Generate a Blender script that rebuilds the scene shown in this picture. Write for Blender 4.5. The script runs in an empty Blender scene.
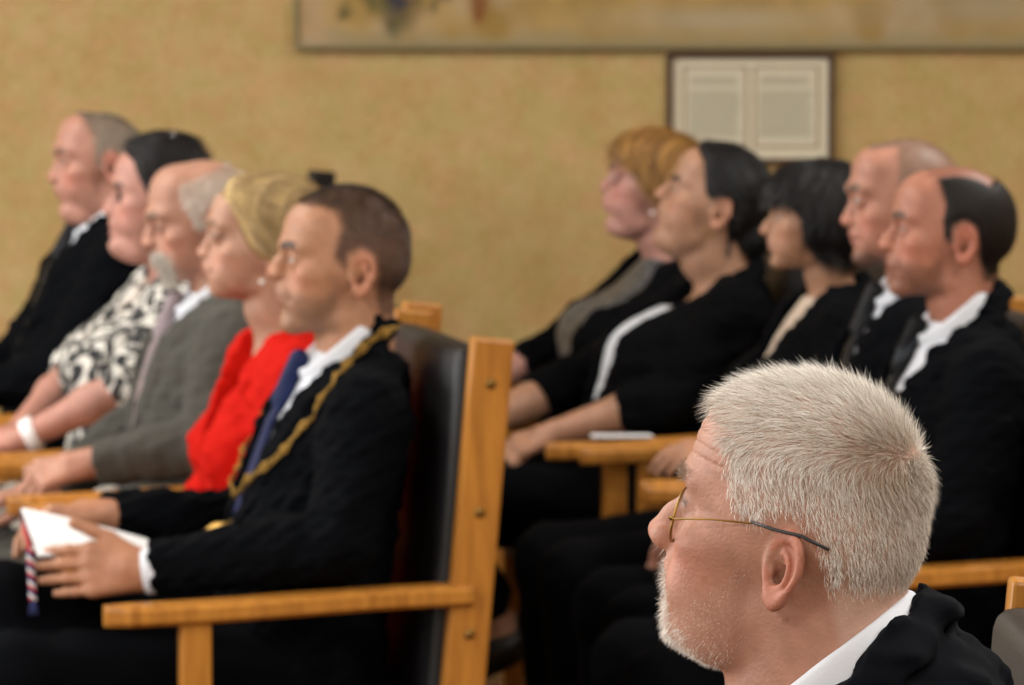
import bpy, bmesh, math, random
import numpy as np
from mathutils import Vector, Matrix

SQ = 1.0      # mesh fineness
C = bpy.context.scene.collection
rng = np.random.default_rng(7)
random.seed(7)
F32 = np.float32

# ------------------------------------------------------------------ camera
FPX = 4750.0
HORIZ = -57.0
CAMZ = 1.68
PITCH = math.atan((342.5 - HORIZ) / FPX)
cam_d = bpy.data.cameras.new('camera')
cam = bpy.data.objects.new('camera', cam_d)
C.objects.link(cam)
cam.location = (0, 0, CAMZ)
cam.rotation_euler = (math.pi / 2 - PITCH, 0, 0)
cam_d.sensor_width = 36
cam_d.lens = FPX * 36 / 1024
cam_d.clip_end = 100
cam_d.dof.use_dof = True
cam_d.dof.focus_distance = 3.53
cam_d.dof.aperture_fstop = 16.0
bpy.context.scene.camera = cam
CR = np.array([[1, 0, 0], [0, math.sin(PITCH), math.cos(PITCH)], [0, math.cos(PITCH), -math.sin(PITCH)]])
# rows: image right, image up, view direction (in world x, y, z)


def ray(px, py):
    a = (px - 512.0) / FPX
    b = (342.5 - py) / FPX
    return CR[0] * a + CR[1] * b + CR[2]


def at(px, py, Y):
    """world point on the plane y = Y that is seen at a pixel of the photograph"""
    r = ray(px, py)
    return np.array([0, 0, CAMZ]) + r * (Y / r[1])


def srgb(h, m=1.0):
    if isinstance(h, str):
        h = [int(h[i:i + 2], 16) for i in (0, 2, 4)]
    out = []
    for v in h:
        v = v / 255.0
        out.append((v / 12.92 if v <= 0.04045 else ((v + 0.055) / 1.055) ** 2.4) * m)
    return np.array(out)


# ------------------------------------------------------------------ materials
def new_mat(name):
    m = bpy.data.materials.new(name)
    m.use_nodes = True
    nt = m.node_tree
    b = nt.nodes['Principled BSDF']
    return m, nt, b


def nd(nt, t, **kw):
    n = nt.nodes.new(t)
    for k, v in kw.items():
        if k.startswith('i_'):
            n.inputs[k[2:].replace('_', ' ')].default_value = v
        else:
            setattr(n, k, v)
    return n


def obj_coord(nt, scale=(1, 1, 1)):
    tc = nt.nodes.new('ShaderNodeTexCoord')
    mp = nt.nodes.new('ShaderNodeMapping')
    mp.inputs['Scale'].default_value = scale
    nt.links.new(tc.outputs['Object'], mp.inputs['Vector'])
    return mp.outputs['Vector']


def plain(name, col, rough=0.6, metal=0.0, var=0.08, scale=25, bump=0.0, bscale=200, sheen=0.0, spec=0.5):
    m, nt, b = new_mat(name)
    co = obj_coord(nt)
    n = nd(nt, 'ShaderNodeTexNoise', i_Scale=scale, i_Detail=4)
    nt.links.new(co, n.inputs['Vector'])
    mx = nd(nt, 'ShaderNodeMix', data_type='RGBA')
    c = srgb(col)
    mx.inputs['A'].default_value = (*np.clip(c * (1 - var), 0, 1), 1)
    mx.inputs['B'].default_value = (*np.clip(c * (1 + var), 0, 1), 1)
    nt.links.new(n.outputs['Fac'], mx.inputs['Factor'])
    nt.links.new(mx.outputs['Result'], b.inputs['Base Color'])
    b.inputs['Roughness'].default_value = rough
    b.inputs['Metallic'].default_value = metal
    b.inputs['Specular IOR Level'].default_value = spec
    if sheen:
        b.inputs['Sheen Weight'].default_value = sheen
    if bump:
        n2 = nd(nt, 'ShaderNodeTexNoise', i_Scale=bscale, i_Detail=3)
        nt.links.new(co, n2.inputs['Vector'])
        bp = nd(nt, 'ShaderNodeBump', i_Strength=bump, i_Distance=0.002)
        nt.links.new(n2.outputs['Fac'], bp.inputs['Height'])
        nt.links.new(bp.outputs['Normal'], b.inputs['Normal'])
    return m


def vcol_mat(name, rough=0.5, sss=0.0, bump=0.0, bscale=300, spec=0.5, var=0.0, vscale=60):
    m, nt, b = new_mat(name)
    a = nd(nt, 'ShaderNodeVertexColor', layer_name='Col')
    out = a.outputs['Color']
    co = obj_coord(nt)
    if var:
        n = nd(nt, 'ShaderNodeTexNoise', i_Scale=vscale, i_Detail=5, i_Roughness=0.65)
        nt.links.new(co, n.inputs['Vector'])
        mr = nd(nt, 'ShaderNodeMapRange')
        mr.inputs['To Min'].default_value = 1 - var
        mr.inputs['To Max'].default_value = 1 + var
        mr.inputs['From Min'].default_value = 0.25
        mr.inputs['From Max'].default_value = 0.75
        nt.links.new(n.outputs['Fac'], mr.inputs['Value'])
        mx = nd(nt, 'ShaderNodeVectorMath', operation='SCALE')
        nt.links.new(out, mx.inputs[0])
        nt.links.new(mr.outputs['Result'], mx.inputs['Scale'])
        out = mx.outputs['Vector']
    nt.links.new(out, b.inputs['Base Color'])
    b.inputs['Roughness'].default_value = rough
    b.inputs['Specular IOR Level'].default_value = spec
    if sss:
        b.inputs['Subsurface Weight'].default_value = sss
        b.inputs['Subsurface Radius'].default_value = (1.0, 0.35, 0.2)
        b.inputs['Subsurface Scale'].default_value = 0.006
    if bump:
        n2 = nd(nt, 'ShaderNodeTexNoise', i_Scale=bscale, i_Detail=4)
        nt.links.new(co, n2.inputs['Vector'])
        bp = nd(nt, 'ShaderNodeBump', i_Strength=bump, i_Distance=0.002)
        nt.links.new(n2.outputs['Fac'], bp.inputs['Height'])
        nt.links.new(bp.outputs['Normal'], b.inputs['Normal'])
    return m


def wood_mat():
    m, nt, b = new_mat('varnished oak')
    co = obj_coord(nt, (30, 30, 3))
    n = nd(nt, 'ShaderNodeTexNoise', i_Scale=2.0, i_Detail=6, i_Distortion=0.6)
    nt.links.new(co, n.inputs['Vector'])
    cr = nd(nt, 'ShaderNodeValToRGB')
    cr.color_ramp.elements[0].position = 0.3
    cr.color_ramp.elements[0].color = (*srgb('9E6423'), 1)
    cr.color_ramp.elements[1].position = 0.7
    cr.color_ramp.elements[1].color = (*srgb('C48636'), 1)
    nt.links.new(n.outputs['Fac'], cr.inputs['Fac'])
    nt.links.new(cr.outputs['Color'], b.inputs['Base Color'])
    b.inputs['Roughness'].default_value = 0.38
    return m


# ------------------------------------------------------------------ mesh helpers
def mesh_from(name, V, faces, mat, parent=None, smooth=True, col=None):
    """faces: (n,4) or (n,3) int array, or a list of tuples"""
    me = bpy.data.meshes.new(name)
    V = np.asarray(V, dtype=F32)
    if isinstance(faces, np.ndarray):
        k = faces.shape[1]
        me.vertices.add(len(V))
        me.vertices.foreach_set('co', V.ravel())
        me.loops.add(faces.size)
        me.loops.foreach_set('vertex_index', faces.astype(np.int32).ravel())
        me.polygons.add(len(faces))
        me.polygons.foreach_set('loop_start', np.arange(0, faces.size, k, dtype=np.int32))
        me.polygons.foreach_set('loop_total', np.full(len(faces), k, dtype=np.int32))
        me.update(calc_edges=True)
    else:
        me.from_pydata([tuple(map(float, v)) for v in V], [], faces)
    if smooth:
        me.polygons.foreach_set('use_smooth', np.ones(len(me.polygons), dtype=bool))
    if col is not None:
        a = me.color_attributes.new('Col', 'FLOAT_COLOR', 'POINT')
        c4 = np.ones((len(V), 4), dtype=F32)
        c4[:, :3] = np.clip(col, 0, 1)
        a.data.foreach_set('color', c4.ravel())
    me.materials.append(mat)
    o = bpy.data.objects.new(name, me)
    C.objects.link(o)
    if parent is not None:
        o.parent = parent
    return o


def from_bm(name, bm, mat, parent=None, smooth=False):
    me = bpy.data.meshes.new(name)
    bmesh.ops.recalc_face_normals(bm, faces=bm.faces)
    bm.to_mesh(me)
    bm.free()
    if smooth:
        for p in me.polygons:
            p.use_smooth = True
    me.materials.append(mat)
    o = bpy.data.objects.new(name, me)
    C.objects.link(o)
    if parent is not None:
        o.parent = parent
    return o


def bm_box(bm, c, size, bevel=0.0, seg=2, rot=None):
    """bevelled box; returns nothing, adds to bm"""
    t = bmesh.new()
    bmesh.ops.create_cube(t, size=1)
    for v in t.verts:
        v.co = Vector((v.co.x * size[0], v.co.y * size[1], v.co.z * size[2]))
    if bevel:
        bmesh.ops.bevel(t, geom=t.edges[:], offset=bevel, segments=seg, profile=0.5, affect='EDGES')
    M = Matrix.Translation(Vector(c)) @ (rot.to_4x4() if rot is not None else Matrix.Identity(4))
    bmesh.ops.transform(t, matrix=M, verts=t.verts)
    me = bpy.data.meshes.new('tmp')
    t.to_mesh(me)
    t.free()
    bm.from_mesh(me)
    bpy.data.meshes.remove(me)


def tube(pts, rad, n=8, closed=False):
    """round tube through points -> V, faces(list of quads + caps)"""
    pts = [Vector(p) for p in pts]
    N = len(pts)
    if not hasattr(rad, '__len__'):
        rad = [rad] * N
    V, Fc = [], []
    prev = None
    for i in range(N):
        if closed:
            t = (pts[(i + 1) % N] - pts[i - 1]).normalized()
        else:
            t = (pts[min(i + 1, N - 1)] - pts[max(i - 1, 0)]).normalized()
        if prev is None:
            a = t.orthogonal().normalized()
        else:
            a = (prev - t * prev.dot(t)).normalized()
        prev = a
        b = t.cross(a)
        for k in range(n):
            th = 2 * math.pi * k / n
            V.append(tuple(pts[i] + (a * math.cos(th) + b * math.sin(th)) * rad[i]))
    for i in range(N if closed else N - 1):
        j = (i + 1) % N
        for k in range(n):
            k2 = (k + 1) % n
            Fc.append((i * n + k, i * n + k2, j * n + k2, j * n + k))
    if not closed:
        Fc.append(tuple(range(n))[::-1])
        Fc.append(tuple((N - 1) * n + k for k in range(n)))
    return V, Fc


class MB:
    def __init__(self):
        self.V, self.F = [], []

    def add(self, vf):
        V, Fc = vf
        o = len(self.V)
        self.V += list(V)
        self.F += [tuple(i + o for i in f) for f in Fc]
        return self

    def build(self, name, mat, parent=None, smooth=True):
        return mesh_from(name, self.V, self.F, mat, parent, smooth)


def uv_sphere(c, r, nu=16, nv=10):
    c = np.array(c, float)
    r = np.ones(3) * np.array(r, float)
    V, Fc = [], []
    for j in range(nv + 1):
        th = math.pi * j / nv
        for i in range(nu):
            ph = 2 * math.pi * i / nu
            V.append(tuple(c + r * np.array([math.sin(th) * math.cos(ph), math.sin(th) * math.sin(ph), math.cos(th)])))
    for j in range(nv):
        for i in range(nu):
            i2 = (i + 1) % nu
            Fc.append((j * nu + i, (j + 1) * nu + i, (j + 1) * nu + i2, j * nu + i2))
    return V, Fc


def tag(o, label=None, cat=None, group=None, kind=None):
    for k, v in (('label', label), ('category', cat), ('group', group), ('kind', kind)):
        if v:
            o[k] = v
    return o


def empty(name, loc, rz=0.0):
    o = bpy.data.objects.new(name, None)
    o.empty_display_size = 0.1
    C.objects.link(o)
    o.location = tuple(loc)
    o.rotation_euler = (0, 0, rz)
    return o


# ------------------------------------------------------------------ distance fields
def smin(a, b, k):
    h = np.maximum(k - np.abs(a - b), 0) / k
    return np.minimum(a, b) - h * h * k * 0.25


def smax(a, b, k):
    return -smin(-a, -b, k)


def sstep(e0, e1, x):
    t = np.clip((x - e0) / (e1 - e0), 0, 1)
    return t * t * (3 - 2 * t)


def rot_y(a):
    """rotation that lifts +x towards +z by a degrees"""
    c, s = math.cos(math.radians(a)), math.sin(math.radians(a))
    return np.array([[c, 0, -s], [0, 1, 0], [s, 0, c]])


def rot_z(a):
    c, s = math.cos(math.radians(a)), math.sin(math.radians(a))
    return np.array([[c, -s, 0], [s, c, 0], [0, 0, 1]])


def rot_x(a):
    c, s = math.cos(math.radians(a)), math.sin(math.radians(a))
    return np.array([[1, 0, 0], [0, c, -s], [0, s, c]])


def ell(c, r, R=None):
    c = np.array(c, F32)
    r = np.ones(3, F32) * np.array(r, F32)
    Rm = None if R is None else np.array(R, F32)

    def f(p):
        q = p - c
        if Rm is not None:
            q = q @ Rm
        k0 = np.sqrt(((q / r) ** 2).sum(1))
        k1 = np.sqrt(((q / (r * r)) ** 2).sum(1))
        return k0 * (k0 - 1) / np.maximum(k1, 1e-6)
    m = float(r.max())
    return f, c - m, c + m


def rcone(a, b, ra, rb, sq=None):
    a = np.array(a, F32)
    b = np.array(b, F32)
    ba = b - a
    L = float((ba * ba).sum())

    def f(p):
        q = p - a
        t = np.clip(q @ ba / L, 0, 1)
        return np.sqrt(((q - t[:, None] * ba) ** 2).sum(1)) - (ra + t * (rb - ra))
    m = max(ra, rb)
    return f, np.minimum(a, b) - m, np.maximum(a, b) + m


def rbox(c, half, R=None, rd=0.01):
    c = np.array(c, F32)
    half = np.array(half, F32)
    Rm = None if R is None else np.array(R, F32)

    def f(p):
        q = p - c
        if Rm is not None:
            q = q @ Rm
        q = np.abs(q) - (half - rd)
        return np.sqrt((np.maximum(q, 0) ** 2).sum(1)) + np.minimum(q.max(1), 0) - rd
    m = float(np.linalg.norm(half))
    return f, c - m, c + m


class Field:
    def __init__(self):
        self.pr = []

    def u(self, prim, k=0.01):
        self.pr.append((prim[0], prim[1], prim[2], k, 'u'))
        return self

    def s(self, prim, k=0.005):
        self.pr.append((prim[0], prim[1], prim[2], k, 's'))
        return self

    def i(self, fn, k=0.004):
        self.pr.append((fn, None, None, k, 'i'))
        return self

    def disp(self, fn):
        self.pr.append((fn, None, None, 0, 'd'))
        return self

    def __call__(self, p, lo=None, hi=None):
        d = np.full(len(p), 50.0, F32)
        for fn, a, b, k, op in self.pr:
            if lo is not None and a is not None:
                m = k + 0.03
                if (a - m > hi).any() or (b + m < lo).any():
                    continue
            v = fn(p)
            if op == 'u':
                d = smin(d, v, k)
            elif op == 's':
                d = smax(d, -v, k)
            elif op == 'i':
                d = smax(d, v, k)
            else:
                d = d + v
        return d

    def bounds(self):
        lo = np.min([a for _, a, _, _, op in self.pr if op == 'u'], axis=0)
        hi = np.max([b for _, _, b, _, op in self.pr if op == 'u'], axis=0)
        return lo, hi


def axis(lo, hi, h, fine=()):
    """grid line positions, finer (hf) inside the (a, b, hf) intervals"""
    xs = [lo]
    while xs[-1] < hi:
        s = h
        for a, b, hf in fine:
            if a - h <= xs[-1] <= b:
                s = min(s, hf)
        xs.append(xs[-1] + s)
    while (len(xs) - 1) % 8:
        xs.append(xs[-1] + h)
    return np.array(xs, F32)


def polygonize(f, xs, ys, zs):
    B = 8
    ax = (xs, ys, zs)
    n = [len(a) for a in ax]
    nb = [(k - 1) // B for k in n]
    cen = [(a[0:-1:B] + a[B::B]) / 2 for a in ax]
    half = [(a[B::B] - a[0:-1:B]) / 2 for a in ax]
    gx, gy, gz = np.meshgrid(*cen, indexing='ij')
    P = np.stack([gx, gy, gz], -1).reshape(-1, 3).astype(F32)
    val = f(P).reshape(nb)
    hx, hy, hz = np.meshgrid(*half, indexing='ij')
    diag = np.sqrt(hx ** 2 + hy ** 2 + hz ** 2)
    act = np.abs(val) < diag * 1.2 + 0.012
    F = np.ones(n, F32)
    up = val
    for k in range(3):
        up = np.repeat(up, B, axis=k)
    F[:-1, :-1, :-1] = up
    F[-1], F[:, -1], F[:, :, -1] = 1, 1, 1
    idx = np.argwhere(act)
    if len(idx) == 0:
        raise ValueError('empty field')
    key = idx // 3
    kk = key[:, 0] * 1000000 + key[:, 1] * 1000 + key[:, 2]
    order = np.argsort(kk, kind='stable')
    idx, kk = idx[order], kk[order]
    cuts = np.flatnonzero(np.diff(kk)) + 1
    off = np.stack(np.meshgrid(np.arange(B), np.arange(B), np.arange(B), indexing='ij'), -1).reshape(-1, 3)
    for blk in np.split(idx, cuts):
        q = (blk[:, None, :] * B + off[None]).reshape(-1, 3)
        p = np.stack([xs[q[:, 0]], ys[q[:, 1]], zs[q[:, 2]]], -1)
        F[q[:, 0], q[:, 1], q[:, 2]] = f(p, p.min(0), p.max(0))
    s = (F < 0)
    c = np.zeros([k - 1 for k in n], np.int8)
    for a in (0, 1):
        for b in (0, 1):
            for d in (0, 1):
                c += s[a:n[0] - 1 + a, b:n[1] - 1 + b, d:n[2] - 1 + d]
    cells = (c > 0) & (c < 8)
    ci = np.argwhere(cells)
    ids = np.full(cells.shape, -1, np.int32)
    ids[ci[:, 0], ci[:, 1], ci[:, 2]] = np.arange(len(ci))
    pos = np.zeros((len(ci), 3), np.float64)
    cnt = np.zeros(len(ci))
    for ed in range(3):
        o1, o2 = [k for k in range(3) if k != ed]
        for a in (0, 1):
            for b in (0, 1):
                A = ci.copy()
                A[:, o1] += a
                A[:, o2] += b
                Bq = A.copy()
                Bq[:, ed] += 1
                fa = F[A[:, 0], A[:, 1], A[:, 2]]
                fb = F[Bq[:, 0], Bq[:, 1], Bq[:, 2]]
                m = (fa < 0) != (fb < 0)
                t = np.where(m, fa / np.where(m, fa - fb, 1), 0)
                pa = np.stack([ax[k][A[:, k]] for k in range(3)], -1).astype(np.float64)
                pa[:, ed] += t * (ax[ed][Bq[:, ed]] - ax[ed][A[:, ed]])
                pos += pa * m[:, None]
                cnt += m
    V = pos / cnt[:, None]
    quads = []
    for ed in range(3):
        sl0 = [slice(None)] * 3
        sl1 = [slice(None)] * 3
        sl0[ed] = slice(0, -1)
        sl1[ed] = slice(1, None)
        a, b = s[tuple(sl0)], s[tuple(sl1)]
        e = np.argwhere(a != b)
        o1, o2 = [(1, 2), (2, 0), (0, 1)][ed]
        ok = (e[:, o1] > 0) & (e[:, o2] > 0) & (e[:, o1] < n[o1] - 1) & (e[:, o2] < n[o2] - 1)
        e = e[ok]
        inside = s[e[:, 0], e[:, 1], e[:, 2]]
        q = []
        for d1, d2 in ((-1, -1), (0, -1), (0, 0), (-1, 0)):
            g = e.copy()
            g[:, o1] += d1
            g[:, o2] += d2
            q.append(ids[g[:, 0], g[:, 1], g[:, 2]])
        q = np.stack(q, -1)
        q[~inside] = q[~inside][:, ::-1]
        quads.append(q)
    Q = np.concatenate(quads)
    Q = Q[(Q >= 0).all(1)]
    return V.astype(F32), Q


def field_mesh(name, f, h, mat, parent=None, col=None, fine=((), (), ()), bounds=None):
    lo, hi = bounds if bounds is not None else f.bounds()
    lo = lo - 0.02
    hi = hi + 0.02
    h = h * SQ
    ax = [axis(lo[k], hi[k], h, [(a, b, c * SQ) for a, b, c in fine[k]]) for k in range(3)]
    V, Q = polygonize(f, *ax)
    cv = col(V) if col is not None else None
    return mesh_from(name, V, Q, mat, parent, True, cv)


def vnoise(p, seed, wl):
    """cheap smooth noise about -1..1 out of crossed sines, wl in the units of p"""
    r = np.random.default_rng(seed)
    out = np.zeros(len(p), F32)
    for k in range(7):
        v = r.normal(size=3)
        v /= np.linalg.norm(v)
        w = 2 * math.pi / (wl * r.uniform(0.6, 1.5))
        out += np.sin((p @ v.astype(F32)) * F32(w) + F32(r.uniform(0, 6.28)))
    return out / 3.0


def sd_poly(x, z, poly):
    """signed distance to a polygon in the side view, positive inside"""
    poly = np.array(poly, F32)
    d = np.full(len(x), 1e9, F32)
    ins = np.zeros(len(x), bool)
    for i in range(len(poly)):
        a, b = poly[i - 1], poly[i]
        ba = b - a
        t = np.clip(((x - a[0]) * ba[0] + (z - a[1]) * ba[1]) / (ba @ ba), 0, 1)
        d = np.minimum(d, (x - a[0] - t * ba[0]) ** 2 + (z - a[1] - t * ba[1]) ** 2)
        c = (a[1] > z) != (b[1] > z)
        ins ^= c & (x < (b[0] - a[0]) * (z - a[1]) / (b[1] - a[1] + 1e-9) + a[0])
    d = np.sqrt(d)
    return np.where(ins, d, -d)
# ------------------------------------------------------------------ heads (head space: cm, x forward, y left, z up, origin between the ear canals)
HEAD = dict(fh=(9.1, 7.0), brow=(9.6, 3.7), nas=(8.9, 2.4), tip=(12.0, -1.3), sub=(10.2, -2.6), ul=(10.4, -3.8), ll=(10.1, -5.2),
            chin=(9.5, -7.8), men=-9.2, top=13.0, back=-9.9, w=7.6, jaw=5.0, cheek=0.0, fat=0.0, nw=1.0, lip=1.0, eye=1.0, browk=1.0,
            ear=1.0, earx=-0.7, smile=0.0, neck=5.6, open=0.23, age=0.0)


def mir(prim):
    """mirror a primitive to both sides"""
    f, lo, hi = prim
    lo2 = np.array([lo[0], -max(abs(lo[1]), abs(hi[1])), lo[2]])
    hi2 = np.array([hi[0], max(abs(lo[1]), abs(hi[1])), hi[2]])

    def g(p):
        q = p.copy()
        q[:, 1] = np.abs(q[:, 1])
        return f(q)
    return g, lo2, hi2


def make_head(h):
    """returns (whole head field, bare skull-and-face field for hair)"""
    base = Field()
    cx = (9.3 + h['back']) / 2
    rx = (9.3 - h['back']) / 2
    top = h['top']
    base.u(ell((cx, 0, 4.4), (rx, h['w'], top - 4.4)), 1)
    base.u(ell((cx - 1.2, 0, 1.5), (rx - 1.5, h['w'] - 0.6, 5.5)), 2.0)
    fx, fz = h['fh']
    base.u(ell((fx - 4.0, 0, fz), (4.0, 5.9, 3.8)), 2.0)
    bx, bz = h['brow']
    base.u(ell((bx - 3.2, 0, bz), (3.2, 5.3, 1.7)), 1.6)
    base.u(ell((3.6, 0, -1.0), (5.4, 5.6, 6.6)), 2.0)
    cx2, cz2 = h['chin']
    base.u(mir(rcone((0.6, h['jaw'] - 0.9, h['men'] + 3.0), (cx2 - 2.2, 1.5, h['men'] + 1.7), 1.5, 1.6)), 2.0)
    base.u(ell((4.2, 0, -4.2), (4.6, h['jaw'] - 0.4, 4.0)), 2.0)
    base.u(ell((cx2 - 1.7, 0, cz2), (1.7, 2.1, cz2 - h['men'] + 0.1)), 1.2)
    sx, sz = h['sub']
    base.u(ell((sx - 3.6, 0, -3.6), (3.2, 3.5, 3.2)), 1.5)
    base.u(mir(ell((5.6, 4.9, -0.5), (2.4, 1.5, 1.4))), 1.6)
    base.u(mir(ell((5.0, 3.9, -3.7), (3.0, 2.2 + h['cheek'], 3.2))), 1.8)
    if h['fat']:
        base.u(ell((4.2, 0, h['men'] + 0.2), (4.2, 4.6, 1.2 + 1.6 * h['fat'])), 2.2)
        base.u(mir(ell((2.6, 4.2, -6.5), (2.6, 1.6, 2.4))), 2.0)
    base.u(rcone((-2.1, 0, -1.5), (-2.7, 0, -9.0), h['neck'] - 0.2, h['neck']), 1.0)
    full = Field()
    full.u((lambda p: base(p), np.array([-12, -9, -18.0]), np.array([12.5, 9, 15.0])), 0.5)
    # eye sockets
    ez_ = bz - 2.0
    full.s(mir(ell((bx + 0.15, 3.35, ez_ + 0.15), (1.95, 2.0, 1.2))), 1.0)
    full.s(mir(ell((bx - 0.1, 2.0, ez_ - 0.4), (1.5, 1.0, 1.2))), 1.0)
    # lids around the eyeballs
    ey = 3.25
    full.u(mir(ell((bx - 2.25, ey, ez_), (1.42, 1.45, 1.38))), 0.5)
    full.s(mir(ell((bx - 1.0, ey, ez_ - 0.08), (1.1, 1.28, h['open'] * h['eye']))), 0.12)
    # brow pad
    full.u(mir(rcone((bx - 0.65, 1.2, bz - 0.15), (bx - 2.3, 4.6, bz + 0.1), 0.55 * h['browk'], 0.4 * h['browk'])), 1.0)
    # nose
    nx, nz = h['nas']
    tx, tz = h['tip']
    nw = h['nw']
    full.u(rcone((nx - 0.8, 0, nz), (tx - 1.9, 0, tz + 1.4), 0.78 * nw, 0.95 * nw), 1.0)
    full.u(rcone((tx - 2.0, 0, tz + 1.3), (tx - 1.0, 0, tz), 0.95 * nw, 1.0 * nw), 0.8)
    full.u(mir(ell((tx - 1.9, 1.2 * nw, tz - 0.25), (1.25, 0.72, 0.85))), 0.5)
    full.u(rcone((tx - 1.2, 0, tz - 0.5), (sx - 0.6, 0, sz + 0.2), 0.55, 0.6), 0.6)
    full.s(mir(ell((tx - 1.5, 0.68 * nw, tz - 1.15), (0.6, 0.3, 0.5))), 0.25)
    if h['age']:
        A = h['age']

        def wrinkles(p):
            x, y, z = p[:, 0], p[:, 1], p[:, 2]
            ph = z * 6.9 + 0.8 * np.sin(y * 0.9) + 0.5 * np.sin(x * 1.3 + y)
            m = sstep(3.5, 5.5, x) * sstep(bz + 0.8, bz + 1.6, z) * sstep(fz + 3.0, fz + 1.2, z)
            w = 0.15 * np.maximum(np.sin(ph), 0) ** 3 * m
            ay = np.abs(y)
            m2 = np.exp(-((x - (bx - 4.2)) / 1.3) ** 2 - ((z - ez_ + 0.3) / 1.5) ** 2) * (ay > 3.5)
            w = w + 0.03 * np.maximum(np.sin((z - ez_) * 7.5 + (x - bx) * (z - ez_) * 0.5), 0) ** 2 * m2
            m3 = np.exp(-((x - (bx - 1.9)) / 1.2) ** 2 - ((z - ez_ + 1.9) / 0.5) ** 2) * (ay > 1.5)
            return (w + 0.10 * m3) * A
        full.disp(wrinkles)
    # lips
    ux, uz = h['ul']
    lx, lz = h['ll']
    mz = (uz + lz) / 2 + 0.05
    L = h['lip']
    full.u(ell((ux - 1.5, 0, uz), (1.5, 2.5, 0.62 * L)), 0.8)
    full.u(ell((lx - 1.5, 0, lz), (1.5, 2.2, 0.66 * L)), 0.7)
    full.s(ell((lx - 0.1, 0, mz), (1.5, 2.7, 0.10)), 0.3)
    full.s(ell((cx2 + 1.2, 0, (lz + cz2) / 2 + 0.35), (1.7, 2.2, 0.7)), 0.9)
    # nasolabial fold
    full.s(mir(rcone((sx - 0.6, 2.2, sz + 0.8), (lx - 1.3, 3.4, mz - 0.3), 0.16, 0.12)), 0.8)
    if h['smile']:
        full.u(mir(ell((lx - 2.4, 3.9, mz + 1.6), (1.4, 1.1, 1.3))), 1.0)
    # ears
    e = h['ear']
    R = rot_z(180 + 22) @ rot_y(0)
    ex, ez = h['earx'], 0.2 + h.get('earz', 0.0)
    E0 = np.array([ex, h['w'] - 0.55, ez], F32)
    ang = math.radians(22)
    til = math.radians(12)
    vu = np.array([-math.cos(ang), math.sin(ang), 0], F32)          # towards the back of the ear, away from the head
    vv = np.array([-math.sin(til), 0, math.cos(til)], F32)
    vv = vv - vu * float(vv @ vu)
    vv /= np.linalg.norm(vv)
    vn = np.cross(vu, vv)
    if vn[1] < 0:
        vn = -vn
    M = np.stack([vu, vv, vn], 1).astype(F32)

    cE = (E0 + M @ np.array([1.1, 0, 0.2], F32)).astype(F32)

    def ear(p):
        q = (p - E0) @ M / e
        u, v, n = (q[:, 0] - 1.15) * F32(0.88), q[:, 1], q[:, 2] - 0.25
        wu = np.where(v > 0, 1.7, 1.7 + 0.20 * np.minimum(v, 0))
        a = np.sqrt((u / wu) ** 2 + (v / 3.2) ** 2)
        disc = np.maximum((a - 1) * 1.5, np.abs(n - 0.12 * a) - 0.17)
        ring = np.sqrt(((a - 0.88) * 1.9) ** 2 + (n - 0.42) ** 2) - 0.34
        g = np.clip((-v - 1.6) / 1.2, 0, 1)
        lobe = np.sqrt(((u + 0.25) / 1.1) ** 2 + ((v + 2.45) / 0.95) ** 2 + ((n - 0.15) / 0.5) ** 2)
        lobe = (lobe - 1) * 0.5
        d = smin(smin(disc, ring, 0.14), lobe, 0.5)
        ant = np.sqrt(((np.sqrt(((u + 0.3) / 0.95) ** 2 + ((v + 0.2) / 1.75) ** 2) - 0.9) * 1.2) ** 2 + (n - 0.34) ** 2) - 0.25
        ant = np.where(u > -0.5, ant, 1.0)
        d = smin(d, ant, 0.14)
        con = np.sqrt(((u + 0.45) / 0.75) ** 2 + ((v + 0.35) / 1.05) ** 2 + ((n - 0.35) / 0.75) ** 2)
        d = smax(d, -(con - 1) * 0.7, 0.15)
        tr = np.sqrt(((u + 1.35) / 0.45) ** 2 + ((v + 0.55) / 0.65) ** 2 + ((n - 0.2) / 0.4) ** 2)
        d = smin(d, (tr - 1) * 0.4, 0.3)
        far = np.sqrt(((p - cE) ** 2).sum(1)) - 4.2 * e
        return np.where(far > 0.6, far, d * F32(0.85 * e))
    c = E0 + M @ np.array([1.1, 0, 0.2], F32)
    full.u(mir((ear, c - 4.2 * e, c + 4.2 * e)), 0.35)
    return full, base


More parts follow.
